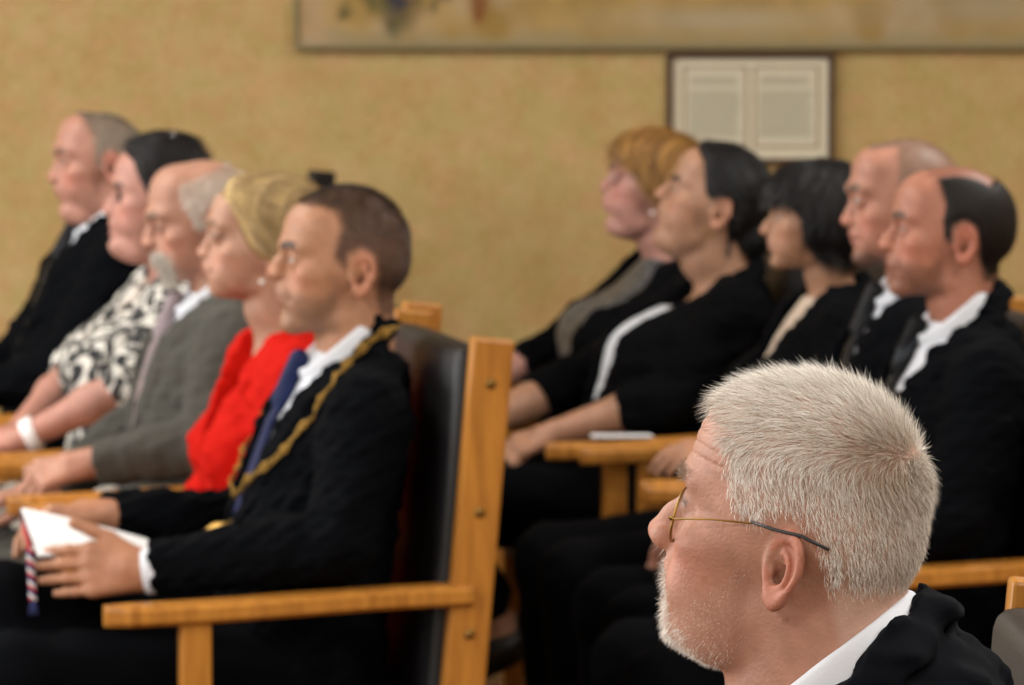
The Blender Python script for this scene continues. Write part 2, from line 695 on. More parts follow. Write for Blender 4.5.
# colours painted on the skin itself: lips, flush, brows, stubble
def skin_colour(P, ph):
    h = P['h']
    x, y, z = ph[:, 0], ph[:, 1], ph[:, 2]
    ay = np.abs(y)
    base = srgb(P['skin']).astype(F32)
    c = np.tile(base, (len(ph), 1))
    n = vnoise(ph, 3, 2.5)[:, None]
    c *= 1 + 0.05 * n
    red = np.array([1.06, 0.80, 0.76], F32)

    def blend(m, col):
        nonlocal c
        c = c * (1 - m[:, None]) + col * m[:, None]

    def blob(px, py, pz, r):
        return np.exp(-(((x - px) / r[0]) ** 2 + ((ay - py) / r[1]) ** 2 + ((z - pz) / r[2]) ** 2))
    fl = P.get('flush', 0.8)
    m = np.clip(blob(7, 4.6, -1.8, (3, 2.5, 2.2)) * 0.8 + blob(h['tip'][0], 0, h['tip'][1], (1.6, 1.4, 1.3)) * 0.9 + 0.8 * ((x < 1.4) & (ay > h['w'] + 0.1)), 0, 1) * fl
    blend(m, c * red)
    lip = blob(h['ul'][0], 0, h['ul'][1], (1.3, 2.0, 0.5)) + blob(h['ll'][0], 0, h['ll'][1], (1.3, 1.9, 0.55))
    blend(np.clip(lip * 1.2, 0, 1) * 0.75, srgb(P.get('lip', 'A8605A')).astype(F32))
    if P.get('brow'):
        bx, bz = h['brow']
        zc = bz - 0.0 + 0.35 * np.exp(-((ay - 3.6) / 1.4) ** 2)
        m = sstep(0.85, 0.35, np.abs(z - zc)) * sstep(0.8, 1.3, ay) * sstep(5.2, 4.4, ay) * (x > 4)
        blend(m * P.get('browa', 0.95), srgb(P['brow']).astype(F32))
    # dark line of the lashes
    m = sstep(0.30, 0.12, np.abs(z - h['brow'][1] + 2.02 - 0.36 * h['eye'] * np.sqrt(np.clip(1 - ((ay - 3.25) / 1.5) ** 2, 0, 1)))) * (np.abs(ay - 3.25) < 1.4) * (x > 5.5)
    blend(m * P.get('lash', 0.6), srgb('2A1C16').astype(F32))
    if P.get('stubble') is not None:
        col, amt, poly = P['stubble']
        m = sstep(-0.3, 1.2, sd_poly(x, z, poly))
        m *= 1 - 0.9 * np.clip(lip, 0, 1)
        blend(m * amt, srgb(col).astype(F32))
    if P.get('scalp') is not None:
        col, amt = P['scalp']
        m = sstep(-0.2, 0.9, P['hair_sd'](ph))
        m *= (ay < h['w'] + 0.35) | (x < -1.5) | (z > 4)
        blend(m * amt, srgb(col).astype(F32))
    if P.get('tint') is not None:
        colr, amt, sdf = P['tint']
        blend(sstep(-0.5, 1.0, sdf(ph)) * amt, srgb(colr).astype(F32))
    if P.get('spots'):
        m = sstep(1.25, 1.7, vnoise(ph, 11, 1.6)) * (x > -3)
        blend(m * P['spots'], c * np.array([0.72, 0.6, 0.5], F32))
    return c


# ------------------------------------------------------------------ bodies (person space: m, x forward, y left, z up, origin on the floor below the hips)
HIPZ = 0.568
TORSO_M = dict(w=[-0.10, 0.0, 0.10, 0.22, 0.34, 0.42, 0.475, 0.515, 0.55],
               a=[0.150, 0.178, 0.170, 0.165, 0.176, 0.180, 0.150, 0.095, 0.066],
               f=[0.100, 0.118, 0.122, 0.120, 0.118, 0.108, 0.085, 0.066, 0.058],
               b=[0.100, 0.100, 0.090, 0.084, 0.086, 0.083, 0.074, 0.066, 0.060])
TORSO_F = dict(w=[-0.10, 0.0, 0.10, 0.22, 0.34, 0.42, 0.475, 0.515, 0.55],
               a=[0.165, 0.185, 0.160, 0.142, 0.152, 0.150, 0.120, 0.075, 0.054],
               f=[0.100, 0.112, 0.108, 0.100, 0.105, 0.092, 0.070, 0.054, 0.048],
               b=[0.110, 0.110, 0.096, 0.086, 0.088, 0.084, 0.070, 0.058, 0.052])


class Person:
    def __init__(self, **P):
        self.P = P
        h = dict(HEAD)
        h.update(P.get('head', {}))
        P['h'] = h
        self.s = P.get('hs', 1.0) * 0.01
        self.fem = P.get('fem', False)
        Z = P['Z']
        al = math.radians(P['face'])
        self.rz = math.pi + al
        fwd = np.array([math.cos(self.rz), math.sin(self.rz), 0])
        left = np.array([-math.sin(self.rz), math.cos(self.rz), 0])
        self.Rw = np.stack([fwd, left, [0, 0, 1]], 1)          # person -> world
        self.fit(P, h, Z)
        Rh, ew = self.pose(P, h, Z, P['yaw'], P['pitch'], self.s)
        self.Rhw = Rh
        self.Rh = self.Rw.T @ Rh                                # head -> person
        # the traced profile sets the middle line of the face
        for k, v in P.get('prof', {}).items():
            r = ray(*v)
            o = Rh.T @ (np.array([0, 0, CAMZ]) - ew) / self.s
            d = Rh.T @ r
            q = o + d * (-o[1] / d[1])
            x, z = float(q[0]), float(q[2])
            if k in ('men', 'top'):
                h[k] = float(np.clip(z - P.get('hairt', 0.0) * (k == 'top'), HEAD[k] - 1.2, HEAD[k] + 1.2))
            elif k == 'back':
                h[k] = float(np.clip(x + P.get('hairt', 0.0), HEAD[k] - 1.2, HEAD[k] + 1.2))
            else:
                d0 = HEAD[k]
                h[k] = (float(np.clip(x, d0[0] - 1.6, d0[0] + 1.6)), float(np.clip(z, d0[1] - 1.3, d0[1] + 1.3)))
        lam = math.radians(P.get('lean', 6.0))
        self.sl, self.cl = math.sin(lam), math.cos(lam)
        nf, nh = P.get('neckf', 0.03), P.get('neckh', 0.125)
        ez = ew[2]
        self.ts = (ez - nh - HIPZ) / (0.545 * self.cl)
        ts = self.ts
        ex = -0.545 * ts * self.sl + nf
        ow = ew - self.Rw @ np.array([ex, 0, ez])
        ow[2] = 0
        self.ow = ow
        self.E = np.array([ex, 0, ez])
        T = TORSO_F if self.fem else TORSO_M
        wid, dep = P.get('wid', 1.0), P.get('dep', 1.0)
        self.tw = np.array(T['w']) * ts
        self.tw[0] = -0.07
        self.ta = np.array(T['a'])
        k = np.clip((0.50 - np.array(T['w'])) / 0.08, 0, 1)
        self.ta = self.ta * (1 + (wid - 1) * k)
        bel = P.get('belly', 0.0) * np.exp(-((np.array(T['w']) - 0.16) / 0.14) ** 2)
        che = P.get('chest', 0.0) * np.exp(-((np.array(T['w']) - 0.33) / 0.09) ** 2)
        self.tf = np.array(T['f']) * (1 + (dep - 1) * k) + bel + che
        self.tb = np.array(T['b']) * (1 + (dep - 1) * k)
        self.hip = np.array([0, 0, HIPZ])
        sw = (0.163 if self.fem else 0.185) * P.get('shw', wid)
        self.sw = sw
        self.S = {1: self.tp(0.0, sw, 0.455 * ts), -1: self.tp(0.0, -sw, 0.455 * ts)}
        lf = P.get('legx', 0.0)
        kn = P.get('knees', {1: (0.44 + lf, 0.13, 0.53), -1: (0.44 + lf, -0.13, 0.53)})
        self.K = {k: np.array(v) for k, v in kn.items()}
        an = P.get('ankles', {1: (0.42 + lf, 0.13, 0.09), -1: (0.42 + lf, -0.13, 0.09)})
        self.A = {k: self.loc(v) for k, v in an.items()}
        self.arms = {}
        for sgn in (1, -1):
            a = P.get('arm', {}).get(sgn, {})
            el = self.loc(a.get('elbow', (0.02, sgn * (sw + 0.06), 0.80)))
            wr = self.loc(a.get('wrist', (0.24, sgn * (sw - 0.06), 0.68)))
            self.arms[sgn] = (el, wr, a)

    def pose(self, P, h, Z, yaw, pitch, s):
        hy = 180 + yaw
        Rh = rot_z(hy) @ rot_y(pitch) @ rot_x(P.get('roll', 0.0))
        near = Rh @ (np.array([h['earx'] - 0.9, h['w'] + 0.1, 0.2]) * s)
        return Rh, at(P['ear'][0], P['ear'][1], Z + near[1]) - near

    def fit(self, P, h, Z):
        """turn, nod and size of the head from points read off the photograph"""
        F = P.get('fit')
        if not F:
            return
        loc = dict(eye=(h['brow'][0] - 1.3, 4.0, h['brow'][1] - 2.0), tip=(h['tip'][0], 0, h['tip'][1]), chin=(h['chin'][0], 0, h['chin'][1]), top=(0.5, 0, h['top'] + P.get('hairt', 0)),
                   back=(h['back'] - P.get('hairt', 0), 0, 4.0), brow=(h['brow'][0], 0, h['brow'][1]), nas=(h['nas'][0], 0, h['nas'][1]), men=(h['chin'][0] - 1.5, 0, h['men']), lobe=(-1.0, h['w'], -3.0))
        x0 = np.array([P['yaw'], P['pitch'], self.s * 100])
        sg = np.array([P.get('yawsig', 7.0), 9.0, 0.035])

        def res(x):
            Rh, ew = self.pose(P, h, Z, x[0], x[1], x[2] * 0.01)
            out = list((x - x0) / sg)
            for k, v in F.items():
                wpt = ew + Rh @ (np.array(loc[k]) * x[2] * 0.01) - np.array([0, 0, CAMZ])
                c = CR @ wpt
                px, py = 512 + FPX * c[0] / c[2], 342.5 - FPX * c[1] / c[2]
                if k != 'top':
                    out.append((px - v[0]) / 3.0)
                if k != 'back':
                    out.append((py - v[1]) / 3.0)
            return np.array(out)
        x = x0.copy()
        for _ in range(8):
            r = res(x)
            J = np.stack([(res(x + e) - r) / 0.01 for e in np.eye(3) * 0.01], -1)
            x = x - np.linalg.solve(J.T @ J, J.T @ r)
        P['yaw'], P['pitch'], self.s = float(x[0]), float(x[1]), float(x[2]) * 0.01

    # torso frame -> person
    def tp(self, u, y, w):
        return np.array([u * self.cl - w * self.sl, y, HIPZ + w * self.cl + u * self.sl])

    def tq(self, p):
        q = p - self.hip.astype(F32)
        u = q[:, 0] * self.cl + q[:, 2] * self.sl
        w = -q[:, 0] * self.sl + q[:, 2] * self.cl
        return u, q[:, 1], w

    def loc(self, v):
        """a point given either in person space (3 numbers) or as ('px', x, y, person-space y)"""
        if v[0] != 'px':
            return np.array(v, float)
        r = ray(v[1], v[2])
        o = self.Rw.T @ (np.array([0, 0, CAMZ]) - self.ow)
        d = self.Rw.T @ r
        return o + d * ((v[3] - o[1]) / d[1])

    def to_head(self, p):
        return ((p - self.E.astype(F32)) @ self.Rh.astype(F32)) / F32(self.s)

    def from_head(self, q):
        return self.E + self.Rh @ (np.array(q, float) * self.s)

    def dims(self, w):
        return np.interp(w, self.tw, self.ta).astype(F32), np.interp(w, self.tw, self.tf).astype(F32), np.interp(w, self.tw, self.tb).astype(F32)

    def torso(self, off=0.0, wtop=None):
        top = self.tw[-1] if wtop is None else wtop
        bot = self.tw[0]

        def f(p):
            u, y, w = self.tq(p)
            a, ff, bb = self.dims(w)
            b = np.where(u > 0, ff, bb)
            r = ((np.abs(u) / b) ** 2.3 + (np.abs(y) / a) ** 2.3) ** (1 / 2.3)
            d = (r - 1) * np.minimum(a, b) - off
            return smax(d, np.maximum(w - top, bot - w), 0.01)
        pts = np.array([self.tp(u, y, w) for u in (-0.2, 0.25) for y in (-0.3, 0.3) for w in (bot, top)])
        return f, pts.min(0) - 0.03, pts.max(0) + 0.03

    def surf(self, y, w, off):
        """point in front of the chest, at sideways y and height w along the torso"""
        a, ff, bb = [float(v) for v in self.dims(np.array([w]))]
        a, ff = a + off, ff + off
        t = max(1 - (abs(y) / a) ** 2.3, 0.0) ** (1 / 2.3)
        return self.tp(ff * t, y, w)

    def bust(self, fld, off=0.0):
        if self.P.get('bust'):
            b = self.P['bust']
            for sgn in (1, -1):
                fld.u(ell(self.tp(0.075 + 0.02 * b, sgn * 0.075, 0.30 * self.ts), (0.075 * b + off, 0.08 * b + off, 0.075 * b + off)), 0.05)

    def collar_axis(self):
        """frame of the collar: base point and axis leaning forward"""
        base = self.tp(0.0, 0, (0.522 + self.P.get('colup', 0)) * self.ts)
        a = math.radians(self.P.get('coltilt', 30) - math.degrees(math.asin(self.sl)) * 0)
        return base, np.array([math.sin(a), 0, math.cos(a)])

    def jacket_axis(self):
        """the jacket's neckline leans further forward than the shirt collar and meets it at the nape"""
        P = self.P
        b, ax_ = self.collar_axis()
        if not P.get('jtilt'):
            return b, ax_
        t = math.radians(P['jtilt'])
        aj = np.array([math.sin(t), 0, math.cos(t)])
        perp = np.array([ax_[2], 0, -ax_[0]])
        nape = b - perp * P.get('shirt_r', 0.066) + ax_ * P.get('shirt_h', 0.048)
        pj = np.array([aj[2], 0, -aj[0]])
        return nape - aj * (P.get('jcollar_h', 0.017) + P.get('jdrop', 0.008)) + pj * P.get('collar_r', 0.074), aj

    def hand_prims(self, sgn):
        el, wr, a = self.arms[sgn]
        fd = np.array(a.get('dir', (1, 0, -0.15)), float)
        fd /= np.linalg.norm(fd)
        bk = np.array(a.get('back', (0.2, 0.0, 1.0)), float)      # the way the back of the hand looks
        bk -= fd * (bk @ fd)
        bk /= np.linalg.norm(bk)
        th = np.cross(bk, fd) * (-1 if sgn > 0 else 1)
        # thumb side: for a left hand with its back up and fingers forward the thumb points right (-y)
        s = a.get('hsize', 0.92 if self.fem else 1.02)
        curl = a.get('curl', (25, 35, 20))
        out = []

        def pt(f, t, b):
            return wr + (fd * f + th * t + bk * b) * s
        out.append((rcone(pt(-0.01, 0, 0), pt(0.03, 0.004, 0), 0.024 * s, 0.027 * s), 0.012))
        for t0, t1, r in ((0.022, 0.031, 0.0125), (0.008, 0.011, 0.0125), (-0.007, -0.010, 0.0120), (-0.020, -0.029, 0.0115)):
            out.append((rcone(pt(0.012, t0 * 0.8, 0), pt(0.088 - abs(t1 - 0.008) * 0.25, t1, 0.002), 0.0135 * s, r * 0.98 * s), 0.012))
        fl = ((0.031, 0.073, 0.0087), (0.0105, 0.082, 0.0090), (-0.0105, 0.075, 0.0086), (-0.030, 0.058, 0.0076))
        for k, (t, L, r) in enumerate(fl):
            p = pt(0.088 - abs(t - 0.008) * 0.25, t, 0.002)
            ang = 0.0
            spread = a.get('spread', 0.06) * (1.2 - k) * 0.7
            cc = a.get('curls', {}).get(k, curl)
            rr = r * s
            for seg, (fr, da) in enumerate(zip((0.46, 0.30, 0.24), cc)):
                ang += math.radians(da)
                d = (fd * math.cos(ang) - bk * math.sin(ang) + th * spread)
                q = p + d * L * fr * s
                out.append((rcone(p, q, rr, rr * 0.93), 0.004 if seg else 0.006))
                p = q
                rr *= 0.93
        ta = a.get('thumb', (0.75, 0.62, -0.35))
        d1 = fd * ta[0] + th * ta[1] + bk * ta[2]
        d1 /= np.linalg.norm(d1)
        p0 = pt(0.022, 0.022, -0.006)
        p1 = p0 + d1 * 0.042 * s
        d2 = d1 * 0.8 + fd * 0.45
        d2 /= np.linalg.norm(d2)
        p2 = p1 + d2 * 0.030 * s
        p3 = p2 + (d2 + fd * 0.15) * 0.024 * s
        out.append((rcone(p0, p1, 0.0155 * s, 0.0115 * s), 0.012))
        out.append((rcone(p1, p2, 0.0112 * s, 0.0098 * s), 0.004))
        out.append((rcone(p2, p3, 0.0100 * s, 0.0082 * s), 0.004))
        self.hand_info = getattr(self, 'hand_info', {})
        self.hand_info[sgn] = (fd, bk, th, s)
        return out

    def body(self, mats, hh=0.0042, fine=None, colour_extra=None):
        P = self.P
        full, base = make_head(P['h'])
        self.full, self.base = full, base
        s = self.s
        B = Field()
        c0 = self.from_head((0, 0, -1))
        ext = np.array([0.20, 0.20, 0.20])
        head = (lambda p: full(self.to_head(p)) * F32(s), c0 - ext, c0 + ext)
        B.u(head, 0.01)
        nk = P['h']['neck'] * s
        top = self.from_head((-1.9, 0, -3.0))
        bot = self.tp(-0.012, 0, 0.50 * self.ts)
        B.u(rcone(top, bot, nk * 1.0, nk * 1.08), 0.015)
        B.u(self.torso(-0.024), 0.03)
        self.bust(B, -0.026)
        for sg in (1, -1):
            S = self.S[sg]
            el, wr, a = self.arms[sg]
            B.u(rcone(self.tp(-0.012, sg * 0.02, 0.475 * self.ts), S + np.array([0, -sg * 0.02, 0.0]), 0.038, 0.034), 0.02)
            k = P.get('armr', 1.0) * (0.88 if self.fem else 1.0)
            B.u(rcone(S, el, 0.044 * k, 0.041 * k), 0.02)
            B.u(rcone(el, el + (wr - el) * 0.35, 0.042 * k, 0.040 * k), 0.015)
            B.u(rcone(el + (wr - el) * 0.35, wr, 0.040 * k, 0.0255 * k), 0.02)
            for pr, kk in self.hand_prims(sg):
                B.u(pr, kk)
            H = np.array([0.0, sg * 0.09, HIPZ - 0.005])
            B.u(rcone(H, self.K[sg], 0.075, 0.052), 0.04)
            B.u(rcone(self.K[sg], self.A[sg], 0.050, 0.034), 0.02)
            f = np.array(P.get('toe', {}).get(sg, (1, sg * 0.15, -0.28)), float)
            f /= np.linalg.norm(f)
            B.u(rcone(self.A[sg] + np.array([0, 0, -0.035]) - f * 0.03, self.A[sg] + f * 0.14 + np.array([0, 0, -0.028]), 0.036, 0.026), 0.02)

        lo, hi = B.bounds()

        def col(V):
            ph = self.to_head(V)
            c = skin_colour(P, ph)
            far = ph[:, 2] < -14
            basec = srgb(P['skin']).astype(F32) * (1 + 0.05 * vnoise(V, 5, 0.03))[:, None]
            c[far] = basec[far]
            for sg in (1, -1):
                el, wr, a = self.arms[sg]
                dd = np.sqrt(((V - wr.astype(F32)) ** 2).sum(1))
                m = np.exp(-(np.maximum(dd - 0.04, 0) / 0.09) ** 2)[:, None] * 0.35 * far[:, None]
                c = c * (1 - m) + c * np.array([1.05, 0.84, 0.78], F32) * m
            return c
        fz = [[], [], []]
        if fine:
            for lo3, hi3, hf in fine:
                for k in range(3):
                    fz[k].append((lo3[k], hi3[k], hf))
        self.bodyfield = B
        o = field_mesh('person', B, hh, mats, None, col, fz)
        o.location = tuple(self.ow)
        o.rotation_euler = (0, 0, self.rz)
        tag(o, P['label'], 'person', P.get('group'))
        self.o = o
        return o

    # ---------------------------------------------------------------- eyes
    def eyes(self, iris='4A3526'):
        h = self.P['h']
        for sg in (1, -1):
            c = np.array([h['brow'][0] - 2.25, sg * 3.25, h['brow'][1] - 2.0])
            V, Fc = uv_sphere((0, 0, 0), 1.24 * self.s, 24, 16)
            V = np.array(V)
            d = np.degrees(np.arccos(np.clip(V[:, 0] / (1.24 * self.s), -1, 1)))
            colr = np.tile(srgb('A79C93'), (len(V), 1))
            colr[d < 27] = srgb(iris)
            colr[d < 12] = srgb('0A0808')
            W = V @ self.Rh.T + self.from_head(c)
            mesh_from('eye', W, Fc, M['eye'], self.o, True, colr)

    # ---------------------------------------------------------------- hair
    def hair_cap(self, mat, thick, edge=1.0, col=None, hh=0.005, extra=None, disp=None, drop=0.5):
        """hair grown as a layer over the skull wherever hair_sd is positive"""
        sd = self.P['hair_sd']
        s = self.s

        def f(p):
            q = self.to_head(p)
            t = sd(q)
            th = thick(q) if callable(thick) else thick
            lay = th * sstep(0, 1, t / edge) - drop * sstep(0.0, 0.8, -t) - 0.05
            d = self.base(q) - lay
            d = np.where((q[:, 2] < -9.5), np.maximum(d, -9.5 - q[:, 2]), d)
            if extra is not None:
                d = smin(d, extra(q), 0.8)
            if disp is not None:
                d = d + disp(q)
            return d * F32(s)
        self.capf = lambda q: f((q * F32(s)) @ self.Rh.T.astype(F32) + self.E.astype(F32)) / F32(s)
        c0 = self.from_head((-1, 0, 0))
        ext = np.array([0.19, 0.19, 0.19])
        fld = Field().u((f, c0 - ext, c0 + ext), 0.01)
        cf = (lambda V: col(self.to_head(V))) if col is not None else None
        return field_mesh('hair', fld, hh, mat, self.o, cf)

    def strands(self, name, n, sd, direction, length, width, colour, mat, segs=2, lift=0.35, jitter=0.25, curl=0.5, seed=1, sample=None, field=None, reach=(10.5, 8.0, 10.5)):
        """single hairs as thin tapering blades, rooted on the skin of the head"""
        r = np.random.default_rng(seed)
        full = field or self.full
        # roots: random points in a shell are pushed on to the skin along the field's gradient
        need = n
        roots = []
        tries = 0
        while need > 0 and tries < 30:
            tries += 1
            m = int(need * 3 + 2000)
            v = r.normal(size=(m, 3))
            v /= np.linalg.norm(v, axis=1)[:, None]
            q = (v * np.array(reach) + np.array([-0.5, 0, 2.5])).astype(F32)
            if sample is not None:
                q = sample(q, r).astype(F32)
            for _ in range(5):
                d = full(q)
                g = self.grad(full, q)
                q = q - g * d[:, None]
            ok = (np.abs(full(q)) < 0.08)
            q = q[ok]
            sdv = sd(q)
            keep = sdv > r.uniform(-0.35, 0.5, size=len(q)) * 1.0
            q = q[keep]
            roots.append(q[:need])
            need -= len(roots[-1])
        q = np.concatenate(roots)
        nrm = self.grad(full, q)
        D = direction(q)
        D = D - nrm * (D * nrm).sum(1)[:, None] * 0.9
        D /= np.maximum(np.linalg.norm(D, axis=1), 1e-6)[:, None]
        J = r.normal(size=q.shape).astype(F32) * jitter
        D = D + J
        L = (length(q) if callable(length) else np.full(len(q), length)) * r.uniform(0.65, 1.15, len(q))
        lf = (lift(q) if callable(lift) else np.full(len(q), lift))[:, None]
        N = len(q)
        pts = [q - nrm * 0.05]
        dirv = nrm * lf + D
        dirv /= np.linalg.norm(dirv, axis=1)[:, None]
        p = q
        for k in range(segs):
            p = p + dirv * (L / segs)[:, None]
            pts.append(p)
            dirv = dirv + D * curl * 0.5 - nrm * curl * 0.18
            dirv /= np.linalg.norm(dirv, axis=1)[:, None]
        side = np.cross(nrm + 0.7 * r.normal(size=q.shape), D)
        side /= np.maximum(np.linalg.norm(side, axis=1), 1e-6)[:, None]
        V = []
        for k in range(segs):
            w = width * (1 - 0.75 * k / segs) * 0.5
            V.append(pts[k] + side * w)
            V.append(pts[k] - side * w)
        V.append(pts[segs])
        nv = len(V)
        V = np.stack(V, 1).reshape(-1, 3)
        base = np.arange(N)[:, None] * nv
        tris = []
        for k in range(segs - 1):
            a, b, c, d = 2 * k, 2 * k + 1, 2 * k + 3, 2 * k + 2
            tris += [base + np.array([[a, b, c]]), base + np.array([[a, c, d]])]
        tris.append(base + np.array([[2 * segs - 2, 2 * segs - 1, 2 * segs]]))
        Fc = np.concatenate(tris, 0)
        colr = colour(q, r)
        colr = np.repeat(colr, nv, 0)
        W = (V * self.s) @ self.Rh.T + self.E
        return mesh_from(name, W, Fc, mat, self.o, True, colr)

    @staticmethod
    def grad(f, q, e=0.08):
        g = np.stack([f(q + np.array(v, F32) * F32(e)) - f(q - np.array(v, F32) * F32(e)) for v in np.eye(3)], -1)
        return g / np.maximum(np.linalg.norm(g, axis=1), 1e-6)[:, None]

    # ---------------------------------------------------------------- clothes
    def vw(self, w):
        """half-width of the jacket opening at torso height w"""
        P = self.P
        w0, w1, k = P.get('vee', (0.16, 0.47, 0.062))
        return np.where(w < w0 * self.ts, -0.02, 0.0) + np.clip((w - w0 * self.ts) / ((w1 - w0) * self.ts), 0, 1.3) ** P.get('veep', 0.8) * k

    def jacket(self, mat, name='suit_jacket', off=0.010, hh=0.0065, lapel=True, sleeve_to=0.93, col=None, wr=1.0, round_neck=False, lapw=0.062, fine=None, low=-0.055):
        P = self.P
        J = Field()
        ts = self.ts
        J.u(self.torso(off, wtop=0.54 * ts), 0.03)
        self.bust(J, off)
        base, axd = self.jacket_axis()
        for sg in (1, -1):
            S = self.S[sg]
            J.u(rcone(self.tp(-0.01, sg * 0.03, 0.50 * ts), S + np.array([0, -sg * 0.01, 0.018]), 0.055, 0.052), 0.035)
        ry = P.get('collar_r', 0.074)
        J.u(rcone(base + (np.array([-0.010, 0, -0.048]) if not P.get('yoke') else -axd * P['yoke']), self.tp(0.006, 0, 0.42 * ts), ry + 0.008 + 0.002 * bool(P.get('yoke')), ry + 0.008 + 0.008 * bool(P.get('yoke'))), 0.03)
        if lapel:
            lp = self.torso(off + 0.006, wtop=0.53 * ts)

            def lap(p):
                u, y, w = self.tq(p)
                ay = np.abs(y)
                v = self.vw(w)
                wid = lapw * ts * np.clip((w / ts - P.get('vee', (0.16,))[0]) / 0.12, 0, 1)
                band = np.maximum(ay - v - wid, v - ay)
                notch = np.maximum(np.abs(w - 0.425 * ts + 0.25 * (ay - 0.09)) - 0.006, 0.075 + 0 * ay - ay)
                d = np.maximum(lp[0](p), np.maximum(band, -u))
                d = np.maximum(d, np.maximum(P.get('vee', (0.16,))[0] * ts - w, -notch))
                return d
            J.u((lap, lp[1], lp[2]), 0.002)

        v0 = P.get('vee', (0.16, 0.47, 0.06))[0] * ts

        def carve(p):
            u, y, w = self.tq(p)
            d = np.maximum(np.abs(y) - self.vw(w), np.maximum(v0 - w, -u))
            return -d
        J.i(carve, 0.003)
        ba, ax_ = base.astype(F32), axd.astype(F32)
        rj = P.get('collar_r', 0.074)

        def neckhole(p):
            q = p - ba
            h_ = q @ ax_
            r = np.sqrt(np.maximum((q * q).sum(1) - h_ * h_, 0))
            return -np.maximum(r - rj, -0.03 - h_)
        J.i(neckhole, 0.004)
        if P.get('jcollar', True):
            ch = P.get('jcollar_h', 0.017)

            def coll(p):
                q = p - ba
                h_ = q @ ax_
                r = np.sqrt(np.maximum((q * q).sum(1) - h_ * h_, 0))
                t = 0.0065
                rr = rj + 0.004 - 0.12 * np.maximum(h_, 0) + 0.12 * np.maximum(-h_, 0)
                d = np.maximum(np.abs(r - rr - t) - t, np.maximum(h_ - ch, -0.022 - h_))
                return np.maximum(d, q[:, 0] - 0.035 - 0.4 * h_) * 0.8
            J.u((coll, base - 0.13, base + 0.13), 0.012)
        for sg in (1, -1):
            S = self.S[sg]
            el, wr_, a = self.arms[sg]
            k = P.get('armr', 1.0) * (0.9 if self.fem else 1.0)
            J.u(rcone(S, el, 0.066 * k, 0.056 * k), 0.02)
            fr = P.get('sleeve', {}).get(sg, sleeve_to)
            e2 = el + (wr_ - el) * fr
            dv = (wr_ - el) / np.linalg.norm(wr_ - el)
            fa = rcone(el, e2, 0.056 * k, (0.056 + (0.040 - 0.056) * fr) * k)
            e2f, dvf = e2.astype(F32), dv.astype(F32)

            def sleeve(p, fa=fa, e2f=e2f, dvf=dvf):
                return smax(fa[0](p), (p - e2f) @ dvf, 0.004)
            J.u((sleeve, fa[1], fa[2]), 0.012)
        if wr:
            J.disp(lambda p: F32(0.0030 * wr) * vnoise(p, P.get('seed', 3), 0.075) + F32(0.0022 * wr) * vnoise(p * np.array([1, 1, 2.0], F32), P.get('seed', 3) + 9, 0.035))
        J.i(lambda p: F32(low) - self.tq(p)[2], 0.004)
        self.jf = J
        lo, hi = J.bounds()
        return field_mesh(name, J, hh, mat, self.o, col, fine or ((), (), ()))

    def shirt(self, mat, name='shirt', off=-0.003, hh=0.006, collar=True, col=None, fine=None, w0=0.05):
        P = self.P
        J = Field()
        ts = self.ts
        J.u(self.torso(off, wtop=P.get('shirt_top', 0.525) * ts), 0.03)
        self.bust(J, off)
        J.i(lambda p: F32(w0 * ts) - self.tq(p)[2], 0.004)
        base, axd = self.collar_axis()
        ba, ax_ = base.astype(F32), axd.astype(F32)
        if collar:
            J.u(rcone(self.tp(0.004, 0, 0.51 * ts), self.tp(0.008, 0, 0.44 * ts), P.get('shirt_r', 0.066) - 0.004, 0.070), 0.02)
            pass
        o = field_mesh(name, J, hh, mat, self.o, col, fine or ((), (), ()))
        if collar:
            self.shirt_collar(mat)
        return o

    def shirt_collar(self, mat):
        """stand and turned-down leaf, swept round the neck with a gap at the throat"""
        P = self.P
        b, ax_ = self.collar_axis()
        rc, hc = P.get('shirt_r', 0.066), P.get('shirt_h', 0.048)
        fx = np.array([ax_[2], 0, -ax_[0]])
        N = 72
        V, Fc = [], []
        rows = 8
        for i in range(N + 1):
            ph = math.radians(4 + 352 * i / N)             # 0 is the throat
            c, s_ = math.cos(ph), math.sin(ph)
            fr = max(0.0, c)
            ht = hc - 0.006 * fr
            low = 0.014 - 0.030 * fr ** 1.5 - 0.022 * max(0.0, (fr - 0.93) / 0.07)
            ell_ = 1 + 0.04 * c
            pr = [(-0.003, -0.035), (0.0, 0.0), (0.0, ht - 0.002), (0.0025, ht), (0.0062, ht - 0.001), (0.0085, ht - 0.006), (0.0125 + 0.010 * fr, low), (0.0095 + 0.010 * fr, low)]
            for dr, h_ in pr:
                q = b + (fx * c + np.array([0, 1, 0]) * s_) * (rc * ell_ + dr) + ax_ * h_
                V.append(q)
        for i in range(N):
            for k in range(rows - 1):
                Fc.append((i * rows + k, (i + 1) * rows + k, (i + 1) * rows + k + 1, i * rows + k + 1))
        o = mesh_from('shirt_collar', V, Fc, mat, self.o)
        sm = o.modifiers.new('thickness', 'SOLIDIFY')
        sm.thickness = 0.0012
        sb = o.modifiers.new('smooth', 'SUBSURF')
        sb.levels = sb.render_levels = 1
        return o

    def cuffs(self, mat, sides=(1,), at_=0.955, ln=0.02):
        for sg in sides:
            el, wr_, a = self.arms[sg]
            dv = (wr_ - el) / np.linalg.norm(wr_ - el)
            c = el + (wr_ - el) * at_
            V, Fc = tube([c - dv * 0.02, c + dv * ln, c + dv * ln * 1.02, c - dv * 0.0], [0.0355, 0.0335, 0.030, 0.029], 20)
            mesh_from('shirt_cuff', V, Fc, mat, self.o)

